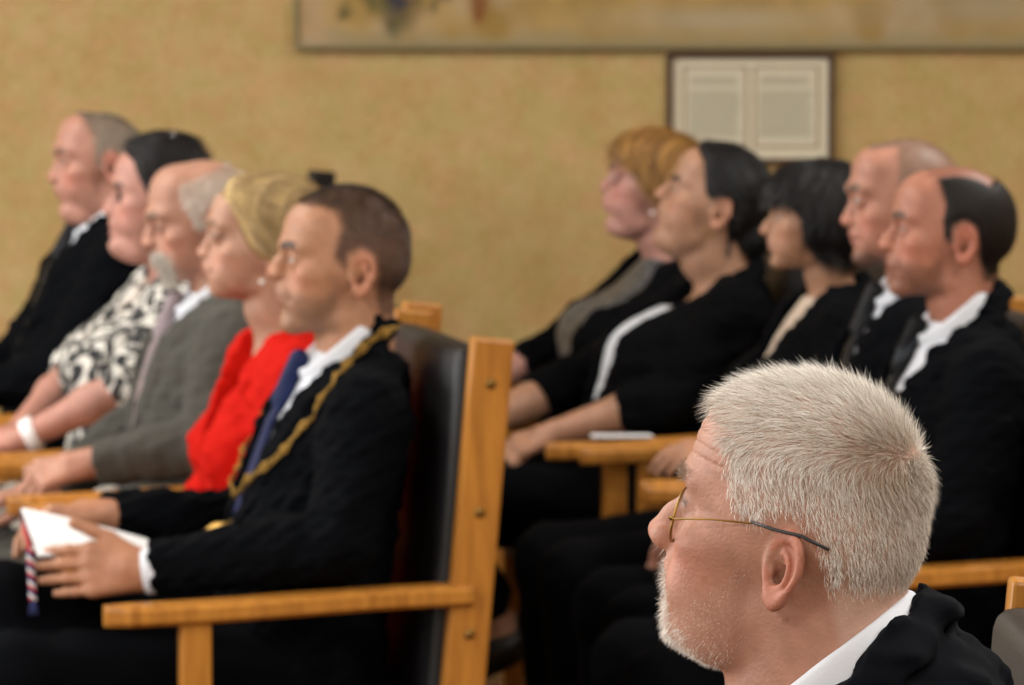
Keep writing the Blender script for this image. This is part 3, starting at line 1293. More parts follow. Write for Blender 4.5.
    def necktie(self, mat, col=None, w0=0.06, hh=0.0035, off=0.004, kn=0.016):
        ts = self.ts
        T = Field()
        t1 = self.torso(off, wtop=0.50 * ts)
        base, axd = self.collar_axis()

        def band(p):
            u, y, w = self.tq(p)
            a, ff, bb = self.dims(w)
            wid = np.interp(w / ts, [w0, 0.10, 0.25, 0.46], [0.040, 0.045, 0.036, 0.014]).astype(F32)
            d = np.maximum(np.abs(u - ff * (1 - (np.abs(y) / a) ** 2.3 * 0.43) - off) - 0.004, np.abs(y) - wid)
            return np.maximum(d, np.maximum(w0 * ts - w, w - 0.475 * ts)) * 0.85
        T.u((band, t1[1], t1[2]), 0.002)
        kp = base + np.array([self.P.get('shirt_r', 0.066) + 0.010, 0, 0]) + axd * (-0.004)
        kb = self.surf(0, 0.455 * ts, off + 0.006)
        T.u(rcone(kp + axd * 0.012, kb, kn, kn * 0.75), 0.012)
        return field_mesh('necktie', T, hh, mat, self.o, col)

    def trousers(self, mat, name='trousers', hh=0.008, skirt=False, to=0.94):
        T = Field()
        T.u(self.torso(0.002, wtop=0.06), 0.02)
        for sg in (1, -1):
            H = np.array([0.0, sg * 0.09, HIPZ - 0.002])
            T.u(rcone(H, self.K[sg], 0.086, 0.066), 0.03)
            if not skirt:
                T.u(rcone(self.K[sg], self.K[sg] + (self.A[sg] - self.K[sg]) * to, 0.066, 0.055), 0.02)
            else:
                T.u(rcone(self.K[sg], self.K[sg] + (self.A[sg] - self.K[sg]) * 0.3, 0.066, 0.062), 0.05)
        if skirt:
            T.u(rcone((0.05, 0, HIPZ), (self.K[1] + self.K[-1]) / 2, 0.09, 0.07), 0.05)
        T.disp(lambda p: F32(0.002) * vnoise(p, 21, 0.08))
        return field_mesh(name, T, hh, mat, self.o)

    def shoes(self, mat, hh=0.007, name='shoe'):
        for sg in (1, -1):
            f = np.array(self.P.get('toe', {}).get(sg, (1, sg * 0.15, -0.28)), float)
            f /= np.linalg.norm(f)
            A = self.A[sg]
            T = Field()
            dn = np.array([0, 0, -1.0])
            dn = dn - f * (dn @ f)
            dn /= np.linalg.norm(dn)
            T.u(rcone(A + dn * 0.040 - f * 0.035, A + dn * 0.046 + f * 0.02, 0.043, 0.043), 0.02)
            T.u(rcone(A + dn * 0.046 + f * 0.02, A + dn * 0.036 + f * 0.17, 0.044, 0.034), 0.02)
            Af, dnf = A.astype(F32), dn.astype(F32)
            T.i(lambda p: (p - Af) @ dnf - F32(0.078), 0.006)
            T.i(lambda p: F32(0.012) - (p - Af) @ dnf - F32(0.03), 0.006)
            field_mesh(name, T, hh, mat, self.o)

    def snap(self, p, off=0.004):
        """move a point on to the surface of the jacket"""
        p = np.array([p], F32)
        for _ in range(8):
            d = self.jf(p)
            g = self.grad(self.jf, p, 0.006)
            p = p - g * (d - off)[:, None]
        return p[0].astype(float)

    def hit(self, px, py, off=0.004):
        """the point of the jacket seen at a pixel"""
        r = ray(px, py)
        o = self.Rw.T @ (np.array([0, 0, CAMZ]) - self.ow)
        d = self.Rw.T @ r
        d = d / np.linalg.norm(d)
        t = np.linalg.norm(o) - 1.0
        for _ in range(60):
            v = float(self.jf((o + d * t)[None].astype(F32))[0]) - off
            t += v * 0.8
            if abs(v) < 0.0008:
                break
        return o + d * t

    def head_px(self, px, py, yh):
        """head-space point seen at a pixel, at sideways position yh"""
        r = ray(px, py)
        o = self.to_head((self.Rw.T @ (np.array([0, 0, CAMZ]) - self.ow))[None])[0]
        d = self.Rh.T @ (self.Rw.T @ r) / self.s
        return o + d * ((yh - o[1]) / d[1])

    def in_head(self, name, vf, mat, parent=None, smooth=True):
        """a small mesh given in head space"""
        V, Fc = vf
        W = (np.array(V, float) * self.s) @ self.Rh.T + self.E
        return mesh_from(name, W, Fc, mat, parent or self.o, smooth)
# ------------------------------------------------------------------ materials in use
M = {}
M['skin'] = vcol_mat('skin', rough=0.48, sss=0.08, bump=0.3, bscale=350, spec=0.4, var=0.10, vscale=80)
M['eye'] = vcol_mat('eye', rough=0.3)
M['hair'] = vcol_mat('hair strands', rough=0.45, spec=0.5)
M['hairmass'] = vcol_mat('combed hair', rough=0.6, bump=0.5, bscale=220, spec=0.25, var=0.25, vscale=120)
M['black'] = plain('black wool suiting', '07090D', rough=0.9, var=0.25, scale=300, bump=0.2, bscale=900, spec=0.05)
M['navy'] = plain('charcoal wool suiting', '0D1016', rough=0.9, var=0.25, scale=300, bump=0.25, bscale=900, spec=0.08)
M['black2'] = plain('black crepe', '07080B', rough=0.85, var=0.25, scale=200, bump=0.2, bscale=600, spec=0.05)
M['grey'] = plain('grey wool suiting', '484742', rough=0.9, var=0.15, scale=250, bump=0.3, bscale=800, spec=0.2, sheen=0.05)
M['white'] = plain('white cotton shirt', 'DCE1EA', rough=0.75, var=0.03, scale=60, bump=0.15, bscale=500, spec=0.3)
M['red'] = plain('red woven cloth', 'BC1206', rough=0.8, var=0.06, scale=120, bump=0.2, bscale=600, spec=0.1)
M['bluetie'] = plain('navy silk tie', '16214A', rough=0.6, var=0.3, scale=160, spec=0.2)
M['leather'] = plain('black leather', '0F0F12', rough=0.5, var=0.2, scale=40, bump=0.3, bscale=150)
M['gold'] = plain('gold metal', '9A7838', rough=0.4, metal=0.85, var=0.2, scale=200)
M['brass'] = plain('dull brass', '8A6A35', rough=0.4, metal=0.8)
M['silver'] = plain('polished steel', 'C8C8C8', rough=0.25, metal=0.9)
M['paper'] = plain('white paper', 'F2F3F6', rough=0.8, var=0.01)
M['wood'] = wood_mat()
M['shoe'] = plain('black shoe leather', '0D0D0F', rough=0.35)
M['plastic'] = plain('dark plastic', '34373C', rough=0.35)
m_, nt_, b_ = new_mat('lens glass')
b_.inputs['Transmission Weight'].default_value = 1.0
b_.inputs['Roughness'].default_value = 0.02
b_.inputs['IOR'].default_value = 1.12
b_.inputs['Base Color'].default_value = (0.96, 0.97, 0.96, 1)
M['glass'] = m_
M['pearl'] = plain('pearl', 'E8E2DA', rough=0.25, var=0.02)
M['greytie'] = plain('grey rose tie', '8A7C80', rough=0.5, var=0.15, scale=120)
M['darktie'] = plain('dark silk tie', '101115', rough=0.55, var=0.4, scale=120, spec=0.25)
M['cream'] = plain('cream blouse', 'C9B6A4', rough=0.7, var=0.15, scale=50)


def stripe_mat():
    m, nt, b = new_mat('dark striped tie')
    co = obj_coord(nt)
    wv = nd(nt, 'ShaderNodeTexWave', i_Scale=9.0, wave_type='BANDS', bands_direction='DIAGONAL')
    nt.links.new(co, wv.inputs['Vector'])
    cr = nd(nt, 'ShaderNodeValToRGB')
    cr.color_ramp.elements[0].position = 0.88
    cr.color_ramp.elements[0].color = (*srgb('0E0F12'), 1)
    cr.color_ramp.elements[1].position = 0.97
    cr.color_ramp.elements[1].color = (*srgb('30353B'), 1)
    nt.links.new(wv.outputs['Fac'], cr.inputs['Fac'])
    nt.links.new(cr.outputs['Color'], b.inputs['Base Color'])
    b.inputs['Roughness'].default_value = 0.6
    b.inputs['Specular IOR Level'].default_value = 0.15
    return m


def floral_mat():
    m, nt, b = new_mat('black and white floral print')
    co = obj_coord(nt)
    n = nd(nt, 'ShaderNodeTexNoise', i_Scale=16.0, i_Detail=2, i_Distortion=2.5)
    nt.links.new(co, n.inputs['Vector'])
    cr = nd(nt, 'ShaderNodeValToRGB')
    cr.color_ramp.elements[0].position = 0.50
    cr.color_ramp.elements[0].color = (*srgb('17191D'), 1)
    cr.color_ramp.elements[1].position = 0.56
    cr.color_ramp.elements[1].color = (*srgb('D9D6CE'), 1)
    nt.links.new(n.outputs['Fac'], cr.inputs['Fac'])
    nt.links.new(cr.outputs['Color'], b.inputs['Base Color'])
    b.inputs['Roughness'].default_value = 0.8
    return m


def sparkle_mat():
    m, nt, b = new_mat('glittery grey knit')
    co = obj_coord(nt)
    v = nd(nt, 'ShaderNodeTexVoronoi', i_Scale=140.0)
    nt.links.new(co, v.inputs['Vector'])
    cr = nd(nt, 'ShaderNodeValToRGB')
    cr.color_ramp.elements[0].position = 0.1
    cr.color_ramp.elements[0].color = (*srgb('B8B8B4'), 1)
    cr.color_ramp.elements[1].position = 0.4
    cr.color_ramp.elements[1].color = (*srgb('45464A'), 1)
    nt.links.new(v.outputs['Distance'], cr.inputs['Fac'])
    nt.links.new(cr.outputs['Color'], b.inputs['Base Color'])
    b.inputs['Roughness'].default_value = 0.4
    b.inputs['Metallic'].default_value = 0.3
    return m


M['stripetie'] = stripe_mat()
M['floral'] = floral_mat()
M['sparkle'] = sparkle_mat()
M['seat'] = plain('dark brown upholstery', '2A2622', rough=0.6, var=0.15, scale=60, bump=0.3, bscale=250)


# ------------------------------------------------------------------ the room
def room():
    def slab(name, c, size, mat):
        bm = bmesh.new()
        bm_box(bm, c, size)
        return tag(from_bm(name, bm, mat), kind='structure')
    X0, X1, Y0, Y1, H = -6.5, 6.5, -3.5, 12.3, 3.6
    # mottled ochre wall covering
    m, nt, b = new_mat('mottled ochre wall covering')
    co = obj_coord(nt)
    n1 = nd(nt, 'ShaderNodeTexNoise', i_Scale=9.0, i_Detail=8, i_Roughness=0.7)
    n2 = nd(nt, 'ShaderNodeTexNoise', i_Scale=55.0, i_Detail=5, i_Roughness=0.7)
    nt.links.new(co, n1.inputs['Vector'])
    nt.links.new(co, n2.inputs['Vector'])
    ad = nd(nt, 'ShaderNodeMath', operation='MULTIPLY_ADD')
    ad.inputs[1].default_value = 0.55
    nt.links.new(n1.outputs['Fac'], ad.inputs[0])
    m2 = nd(nt, 'ShaderNodeMath', operation='MULTIPLY')
    m2.inputs[1].default_value = 0.45
    nt.links.new(n2.outputs['Fac'], m2.inputs[0])
    nt.links.new(m2.outputs[0], ad.inputs[2])
    cr = nd(nt, 'ShaderNodeValToRGB')
    cr.color_ramp.elements[0].position = 0.36
    cr.color_ramp.elements[0].color = (*srgb('B59A5E'), 1)
    cr.color_ramp.elements[1].position = 0.64
    cr.color_ramp.elements[1].color = (*srgb('CDB080'), 1)
    nt.links.new(ad.outputs[0], cr.inputs['Fac'])
    n3 = nd(nt, 'ShaderNodeTexNoise', i_Scale=14.0, i_Detail=6, i_Roughness=0.65)
    mp3 = nd(nt, 'ShaderNodeMapping')
    mp3.inputs['Location'].default_value = (7.3, 2.1, 4.4)
    nt.links.new(co, mp3.inputs['Vector'])
    nt.links.new(mp3.outputs['Vector'], n3.inputs['Vector'])
    cr3 = nd(nt, 'ShaderNodeValToRGB')
    cr3.color_ramp.elements[0].position = 0.38
    cr3.color_ramp.elements[0].color = (0.93, 1.0, 0.90, 1)
    cr3.color_ramp.elements[1].position = 0.62
    cr3.color_ramp.elements[1].color = (1.0, 0.90, 0.88, 1)
    nt.links.new(n3.outputs['Fac'], cr3.inputs['Fac'])
    ml = nd(nt, 'ShaderNodeMix', data_type='RGBA', blend_type='MULTIPLY')
    ml.inputs['Factor'].default_value = 1.0
    nt.links.new(cr.outputs['Color'], ml.inputs['A'])
    nt.links.new(cr3.outputs['Color'], ml.inputs['B'])
    nt.links.new(ml.outputs['Result'], b.inputs['Base Color'])
    b.inputs['Roughness'].default_value = 0.85
    wallm = m
    M['ceil'] = plain('white ceiling paint', 'E6E0D2', rough=0.9, var=0.02)
    # carpet
    m, nt, b = new_mat('patterned brown carpet')
    co = obj_coord(nt)
    v = nd(nt, 'ShaderNodeTexVoronoi', i_Scale=7.0)
    nt.links.new(co, v.inputs['Vector'])
    n = nd(nt, 'ShaderNodeTexNoise', i_Scale=30.0, i_Detail=4)
    nt.links.new(co, n.inputs['Vector'])
    mx = nd(nt, 'ShaderNodeMath', operation='ADD')
    nt.links.new(v.outputs['Distance'], mx.inputs[0])
    nt.links.new(n.outputs['Fac'], mx.inputs[1])
    cr = nd(nt, 'ShaderNodeValToRGB')
    cr.color_ramp.elements[0].position = 0.5
    cr.color_ramp.elements[0].color = (*srgb('3E2016'), 1)
    cr.color_ramp.elements[1].position = 1.1
    cr.color_ramp.elements[1].color = (*srgb('6A4C2A'), 1)
    nt.links.new(mx.outputs[0], cr.inputs['Fac'])
    nt.links.new(cr.outputs['Color'], b.inputs['Base Color'])
    b.inputs['Roughness'].default_value = 0.95
    carpet = m
    W = X1 - X0
    D = Y1 - Y0
    cy = (Y0 + Y1) / 2
    slab('floor', (0, cy, -0.05), (W, D, 0.1), carpet)
    slab('ceiling', (0, cy, H + 0.05), (W, D, 0.1), M['ceil'])
    slab('wall_back', (0, Y1 + 0.05, H / 2), (W + 0.2, 0.1, H), wallm)
    slab('wall_left', (X0 - 0.05, cy, H / 2), (0.1, D, H), wallm)
    slab('wall_right', (X1 + 0.05, cy, H / 2), (0.1, D, H), wallm)
    slab('wall_front', (0, Y0 - 0.05, H / 2), (W + 0.2, 0.1, H), wallm)
    bm = bmesh.new()
    bm_box(bm, (0, Y1 - 0.01, 0.06), (W, 0.02, 0.12), 0.004)
    tag(from_bm('baseboard_back', bm, M['wood']), kind='structure')
    return Y1


WALLY = room()


def area(name, loc, rot, size, power, col, spread=180):
    l = bpy.data.lights.new(name, 'AREA')
    l.shape = 'RECTANGLE'
    l.size, l.size_y = size
    l.energy = power
    l.color = col
    l.spread = math.radians(spread)
    o = bpy.data.objects.new(name, l)
    C.objects.link(o)
    o.location = loc
    o.rotation_euler = rot
    return o


def lights():
    # tall windows in the wall on the left of the picture, daylight
    for y in (2.0, 5.5, 9.0):
        area('window_and_fill_light', (-6.35, y, 2.0), (0, math.radians(-90), 0), (2.2, 2.2), (60, 90, 100)[int(y / 3.5)], (0.93, 0.97, 1.0))
    # ceiling lamps
    for x in (-2.6, 2.2):
        for y in (1.0, 4.6, 8.4):
            area('ceiling_lamp', (x, y, 3.5), (0, 0, 0), (1.2, 1.2), 74, (1.0, 0.96, 0.90))
    # weak fill light added behind the camera, no window modelled there
    area('window_and_fill_light', (-1.5, -3.3, 2.1), (math.radians(90), 0, 0), (5.0, 2.0), 25, (0.95, 0.98, 1.0))


lights()
w = bpy.data.worlds.new('world')
bpy.context.scene.world = w
w.use_nodes = True
w.node_tree.nodes['Background'].inputs[0].default_value = (0.05, 0.05, 0.05, 1)
vs = bpy.context.scene.view_settings
vs.view_transform = 'Standard'
vs.look = 'None'
vs.gamma = 1.0
vs.exposure = 0.45
vs.use_curve_mapping = False
bpy.context.scene.cycles.use_denoising = True


# ------------------------------------------------------------------ chairs
def chair(loc, rz, label, rake=5.0, HT=1.10, post=None):
    """broad armchair: two raked oak side posts, oak arms on a front leg, upholstered back and seat; origin under the sitter's hips"""
    r = empty('armchair', loc, rz)
    tag(r, label, 'chair', 'upholstered oak armchairs in the rows')
    HW = 0.282
    tr = math.tan(math.radians(rake))

    def px(z):
        return -0.20 - (z - 0.5) * tr
    R = Matrix.Rotation(-math.radians(rake), 3, 'Y')
    ln = HT / math.cos(math.radians(rake))
    for s in (1, -1):
        bm = bmesh.new()
        bm_box(bm, (px(HT / 2), s * HW, HT / 2), (0.062, 0.032, ln), 0.004, 2, R)
        for v in bm.verts:
            v.co.z = max(v.co.z, 0.0)
        pst = from_bm('rear_post', bm, post or M['wood'], r)
        for z in (1.035, 0.845, 0.665):
            V, Fc = uv_sphere((px(z), s * (HW + 0.016), z), (0.0085, 0.004, 0.0085), 12, 6)
            mesh_from('bolt', V, Fc, M['brass'], pst)
        # arm
        bm = bmesh.new()
        N = 14
        top, bot = [], []
        L0, L1 = px(0.72) + 0.0, 0.325
        prof = []
        for k in range(N + 1):
            t = k / N
            x = L0 + (L1 - L0) * t
            wd = 0.027 + 0.006 * math.sin(math.pi * min(1, t * 1.1))
            if t > 0.93:
                wd *= math.sqrt(max(0.15, 1 - ((t - 0.93) / 0.075) ** 2))
            prof.append((x, wd, 0.715 + 0.008 * math.cos(t * math.pi), 0.030))
        rings = []
        for x, wd, z, th in prof:
            ring = []
            for yy, zz in ((-1, -0.6), (-0.8, -1), (0.8, -1), (1, -0.6), (1, 0.5), (0.75, 1), (-0.75, 1), (-1, 0.5)):
                ring.append(bm.verts.new((x, s * HW + yy * wd, z + zz * th / 2)))
            rings.append(ring)
        for a, b in zip(rings[:-1], rings[1:]):
            for k in range(8):
                bm.faces.new((a[k], a[(k + 1) % 8], b[(k + 1) % 8], b[k]))
        bm.faces.new(rings[0])
        bm.faces.new(rings[-1][::-1])
        from_bm('armrest', bm, M['wood'], r)
        bm = bmesh.new()
        bm_box(bm, (0.192, s * HW, 0.35), (0.045, 0.036, 0.70), 0.004)
        from_bm('front_leg', bm, M['wood'], r)
        bm = bmesh.new()
        bm_box(bm, (0.01, s * HW, 0.385), (0.40, 0.024, 0.07), 0.003)
        from_bm('side_rail', bm, M['wood'], r)
    for nm, x in (('front_rail', 0.19), ('rear_rail', px(0.385) + 0.0)):
        bm = bmesh.new()
        bm_box(bm, (x, 0, 0.385), (0.024, 2 * HW - 0.02, 0.07), 0.003)
        from_bm(nm, bm, M['wood'], r)
    # seat cushion
    bm = bmesh.new()
    bm_box(bm, (0.035, 0, 0.425), (0.46, 2 * HW - 0.045, 0.075), 0.022, 3)
    from_bm('seat_cushion', bm, M['leather'], r, True)
    # back cushion
    bm = bmesh.new()
    zc = 0.776 + (HT - 1.10) / 2
    bm_box(bm, (px(zc) + 0.018, 0, zc), (0.058, 2 * HW - 0.042, 0.615 + HT - 1.10), 0.018, 3, R)
    from_bm('back_cushion', bm, M['leather'], r, True)
    bm = bmesh.new()
    bm_box(bm, (px(zc) - 0.012, 0, zc), (0.018, 2 * HW - 0.036, 0.60 + HT - 1.10), 0.004, 1, R)
    from_bm('back_board', bm, M['seat'], r)
    return r


def chair_for(p, label, dy=0.0, rake=5.0, turn=0.0, extra=0.0, HT=1.10):
    """set the chair so that its back cushion just clears the sitter's back"""
    tr = math.tan(math.radians(rake))
    dx = 1.0
    for o in [p.o] + list(p.o.children):
        if o.type != 'MESH':
            continue
        V = np.empty(len(o.data.vertices) * 3, F32)
        o.data.vertices.foreach_get('co', V)
        V = V.reshape(-1, 3)
        V = V[(np.abs(V[:, 1]) < 0.275) & (V[:, 2] > 0.46) & (V[:, 2] < 1.08 + HT - 1.10) & (V[:, 0] < 0.1)]
        if len(V):
            dx = min(dx, float((V[:, 0] - (-0.20 - (V[:, 2] - 0.5) * tr + 0.050)).min()))
    dx = dx - 0.003 + extra
    o = p.ow + p.Rw @ np.array([dx, dy, 0])
    return chair((o[0], o[1], 0), p.rz + math.radians(turn), label, rake, HT)


def poly_sd(poly):
    return lambda q: sd_poly(q[:, 0], q[:, 2], poly)


SHORT = [(7.4, 9.6), (5.6, 8.4), (5.2, 6.4), (3.6, 4.6), (2.6, 1.2), (1.2, -0.6), (0.7, 0.8), (0.9, 3.2), (-1.0, 4.2), (-3.0, 3.2), (-3.9, 0.5), (-4.0, -3.5),
         (-5.0, -6.8), (-12, -7.2), (-15, 0), (-12, 17), (7, 17)]


def comb(q):
    """direction short hair lies in: forward on top, down and back at the sides, down at the nape"""
    x, y, z = q[:, 0], q[:, 1], q[:, 2]
    t = sstep(5.5, 10.5, z + 0.15 * x)[:, None]
    b = sstep(1, -7, x)[:, None]
    side = np.stack([-0.6 + 0 * x, 0 * x, -0.8 + 0 * x], -1)
    topd = np.stack([1 + 0 * x, 0.15 * y, 0.0 * x], -1)
    back = np.stack([-0.1 + 0 * x, -0.05 * y, -1 + 0 * x], -1)
    d = side * (1 - b) + back * b
    return (d * (1 - t) + topd * t).astype(F32)


def flatcol(hexa, var=0.15, mix=None, amt=0.3):
    c0 = srgb(hexa)
    c1 = srgb(mix) if mix else c0

    def f(q, r):
        k = (r.uniform(0, 1, len(q)) < amt)[:, None]
        v = r.uniform(1 - var, 1 + var, len(q))[:, None]
        return np.where(k, c1, c0) * v
    return f


def fall(c=(-2.5, 0.0, 13.0)):
    """hair falling away from the crown"""
    c = np.array(c, F32)

    def f(q):
        d = q - c
        d[:, 2] -= 2.0
        return (d / np.linalg.norm(d, axis=1)[:, None]).astype(F32)
    return f
def on(k):
    return True


def band(q):
    """azimuth of a hair around the crown, for streaks along the strands"""
    a = np.arctan2(q[:, 1], q[:, 2] - 6 + 0.25 * q[:, 0])
    return a


def streak(seed, f=14.0):
    r = np.random.default_rng(seed)
    ph = r.uniform(0, 6.28, 6)
    fr = f * r.uniform(0.5, 2.2, 6)

    def g(q):
        c = np.array([-6.0, 0, 7.0], F32)
        d = q - c
        az = np.arctan2(d[:, 1], np.abs(d[:, 2]) * 0.3 + d[:, 0] + 2) + 0.35 * np.arctan2(d[:, 2], np.abs(d[:, 1]) + 3)
        out = 0
        for a, b in zip(fr, ph):
            out = out + np.sin(az * a + b + 0.15 * q[:, 2])
        return (out / 3.2).astype(F32)
    return g


def streakcol(c0, c1, seed, f=14.0, bias=0.0):
    g = streak(seed, f)
    a, b = srgb(c0), srgb(c1)
    return lambda q: (lambda t: a * (1 - t) + b * t)(np.clip(0.5 + 0.5 * g(q) + bias, 0, 1)[:, None])


def strandcol(c0, c1, seed, f, bias):
    g = streakcol(c0, c1, seed, f, bias)
    return lambda q, r: g(q) * r.uniform(0.7, 1.25, len(q))[:, None]


def slick(q):
    """hair combed straight back and down"""
    d = np.stack([-1 + 0 * q[:, 0], 0.05 * q[:, 1], -0.25 - 0.08 * np.maximum(-q[:, 0], 0)], -1)
    return d.astype(F32)


def union_sd(*fs):
    return lambda q: np.max([f(q) for f in fs], axis=0)


def inter_sd(*fs):
    return lambda q: np.min([f(q) for f in fs], axis=0)


SIDEBACK = [(1.5, 1.2), (0.9, -0.2), (0.8, 1.6), (0.9, 3.2), (-1.0, 4.2), (-3.0, 3.2), (-3.9, 0.5), (-4.0, -3.0), (-5.0, -6.0), (-12, -6.4), (-15, 0), (-12, 17)]
MAYOR = [(9.5, 17), (8.9, 10.2), (5.5, 9.9), (2.9, 9.4), (2.4, 7.5), (3.0, 4.6), (3.2, 2.6)] + SIDEBACK
GREY = [(9.5, 17), (8.4, 9.6), (6.2, 8.6), (5.2, 6.4), (4.4, 4.4), (3.2, 2.9), (1.0, 2.5), (0.9, 3.3), (-1.0, 4.3), (-3.0, 3.2), (-4.2, 0.5), (-4.8, -2.5), (-6.0, -5.0), (-12, -5.6), (-15, 0), (-12, 17)]
SUIT = dict(vee=(0.20, 0.47, 0.066), coltilt=36, colup=0.010, jtilt=48)

# ================================================================== the man with the chain of office
if on('mayor'):
    p = Person(key='mayor', Z=7.2, face=13, yaw=14, pitch=10, ear=(363, 276), hs=1.0, lean=8, neckf=0.014, skin='B08165', lip='A0625A', hairt=0.5,
               fit=dict(eye=(295, 253), tip=(266, 271), chin=(280, 322), top=(355, 183), back=(412, 257), brow=(280, 245)),
               prof=dict(fh=(287, 226), brow=(280, 245), nas=(282, 254), tip=(266, 271), sub=(275, 283), ul=(277.5, 292), ll=(279, 301), chin=(280, 322), men=(292, 333), top=(355, 183), back=(412, 257)),
               brow='3A281F', stubble=('7A6454', 0.42, [(1.5, -1), (4, -3.5), (10.5, -2.6), (12, -6), (10, -12), (0, -9)]),
               scalp=('3A2A24', 0.75), hair_sd=poly_sd(MAYOR),
               label='man in black suit with gold chain of office, short dark hair, holding a white booklet',
               seed=4, belly=0.03, sleeve={1: 0.97, -1: 0.97}, **dict(SUIT, vee=(0.18, 0.47, 0.074)),
               knees={1: (0.46, 0.12, 0.60), -1: (0.47, 0.03, 0.69)}, ankles={1: (0.42, 0.12, 0.09), -1: (0.70, 0.10, 0.38)}, toe={-1: (1, 0.1, -0.5)},
               arm={1: dict(elbow=(0.0, 0.25, 0.80), wrist=('px', 148, 571, 0.17), dir=(1, -0.10, 0.02), back=(0.05, 1, 0.3), curl=(10, 16, 10), spread=0.0, thumb=(0.8, 0.62, 0.08)),
                    -1: dict(elbow=(0.05, -0.205, 0.775), wrist=('px', 104, 517, -0.105), dir=(1, 0.03, 0.02), back=(-0.1, -0.35, 1), curl=(32, 28, 18), spread=0.02, thumb=(0.97, 0.2, -0.2))})
    p.body(M['skin'])
    p.eyes()
    p.strands('hair', 26000, p.P['hair_sd'], comb, lambda q: 0.35 + 0.65 * sstep(5, 10.5, q[:, 2]), 0.06, flatcol('2A1E19', 0.3, '4E3C32', 0.25), M['hair'], lift=0.7)
    p.jacket(M['black'], hh=0.0042)
    p.shirt(M['white'])
    p.necktie(M['bluetie'])
    p.trousers(M['black'])
    p.shoes(M['shoe'])
    p.cuffs(M['white'], (1,), 0.985, 0.010)
    mayor = p
    # chain of office: links laid over the shoulders, meeting low on the chest
    near = [(398, 327), (382, 334), (364, 345), (350, 359), (334, 380), (319, 404), (303, 427), (286, 449), (266, 467), (247, 480), (232, 489)]
    pn = [p.hit(*q) for q in near]
    pn = [q for q in pn if q[1] > 0.010]
    pn.append(p.surf(0.0, float(p.tq(pn[-1][None].astype(F32))[2][0]) - 0.02, 0.02))
    pf = [p.snap(q * np.array([1, -1, 1]), 0.005) for q in pn]

    def resample(pts, step):
        pts = [np.array(q) for q in pts]
        out, acc = [pts[0]], 0.0
        for a, b in zip(pts[:-1], pts[1:]):
            n = max(1, int(np.linalg.norm(b - a) / 0.002))
            for k in range(1, n + 1):
                q = a + (b - a) * k / n
                if np.linalg.norm(q - out[-1]) >= step:
                    out.append(q)
        return out
    for strand in (pn, pf):
        ch = MB()
        q = [p.snap(v, 0.005) for v in resample(strand, 0.0115)]
        for k in range(len(q) - 1):
            a, b = q[k], q[k + 1]
            t = (b - a) / np.linalg.norm(b - a)
            g = p.grad(p.jf, ((a + b) / 2)[None].astype(F32), 0.006)[0]
            sd_ = np.cross(g, t)
            sd_ /= np.linalg.norm(sd_)
            c_ = (a + b) / 2
            if k % 4 == 2:
                wd, ln = 0.0072, 0.0072
                ch.add(tube([c_ + t * ln * math.cos(u) + sd_ * wd * math.sin(u) for u in np.linspace(0, 6.283, 13)[:-1]], 0.0019, 6, True))
                ch.add(uv_sphere(c_ + g * 0.002, 0.0042, 10, 6))
            else:
                up = sd_ if k % 2 else (sd_ * 0.75 + g * 0.66)
                ch.add(tube([c_ + t * 0.0078 * math.cos(u) + up * 0.0040 * math.sin(u) for u in np.linspace(0, 6.283, 13)[:-1]], 0.0016, 6, True))
        co_ = ch.build('chain_of_office', M['gold'], p.o)
        chain = co_ if strand is pn else chain
    md = MB()
    m0, m1 = p.snap(pn[-1], 0.006), p.snap(p.loc(('px', 200, 525, 0.0)), 0.012)
    t = (m1 - m0) / np.linalg.norm(m1 - m0)
    L = np.linalg.norm(m1 - m0)
    for k in range(int(L * 0.55 / 0.012)):
        c_ = m0 + t * 0.012 * (k + 0.5)
        s_ = np.cross(t, (0.3, 0, 1)) if k % 2 else np.cross(t, (0, 1, 0))
        s_ /= np.linalg.norm(s_)
        md.add(tube([c_ + t * 0.009 * math.cos(u) + s_ * 0.007 * math.sin(u) for u in np.linspace(0, 6.283, 13)[:-1]], 0.0024, 6, True))
    md.build('chain_drop', M['gold'], chain)
    g = p.grad(p.jf, m1[None].astype(F32), 0.006)[0]
    g = g - t * (g @ t)
    g /= np.linalg.norm(g)
    sd_ = np.cross(g, t)
    me_ = MB()
    nn = 28
    for hgt, rad in ((0.0, 0.030), (0.005, 0.030), (0.007, 0.026), (0.0055, 0.021), (0.008, 0.012), (0.008, 0.0)):
        for u in np.linspace(0, 6.283, nn + 1)[:-1]:
            me_.V.append(tuple(m1 + g * hgt + (t * math.cos(u) + sd_ * math.sin(u)) * rad * (1 + 0.06 * math.cos(8 * u))))
    for r_ in range(5):
        for k in range(nn):
            k2 = (k + 1) % nn
            me_.F.append((r_ * nn + k, r_ * nn + k2, (r_ + 1) * nn + k2, (r_ + 1) * nn + k))
    me_.F.append(tuple(range(nn))[::-1])
    me_.build('medallion', M['gold'], chain)
    chair_for(p, 'oak armchair with dark padded back holding the man with the gold chain')

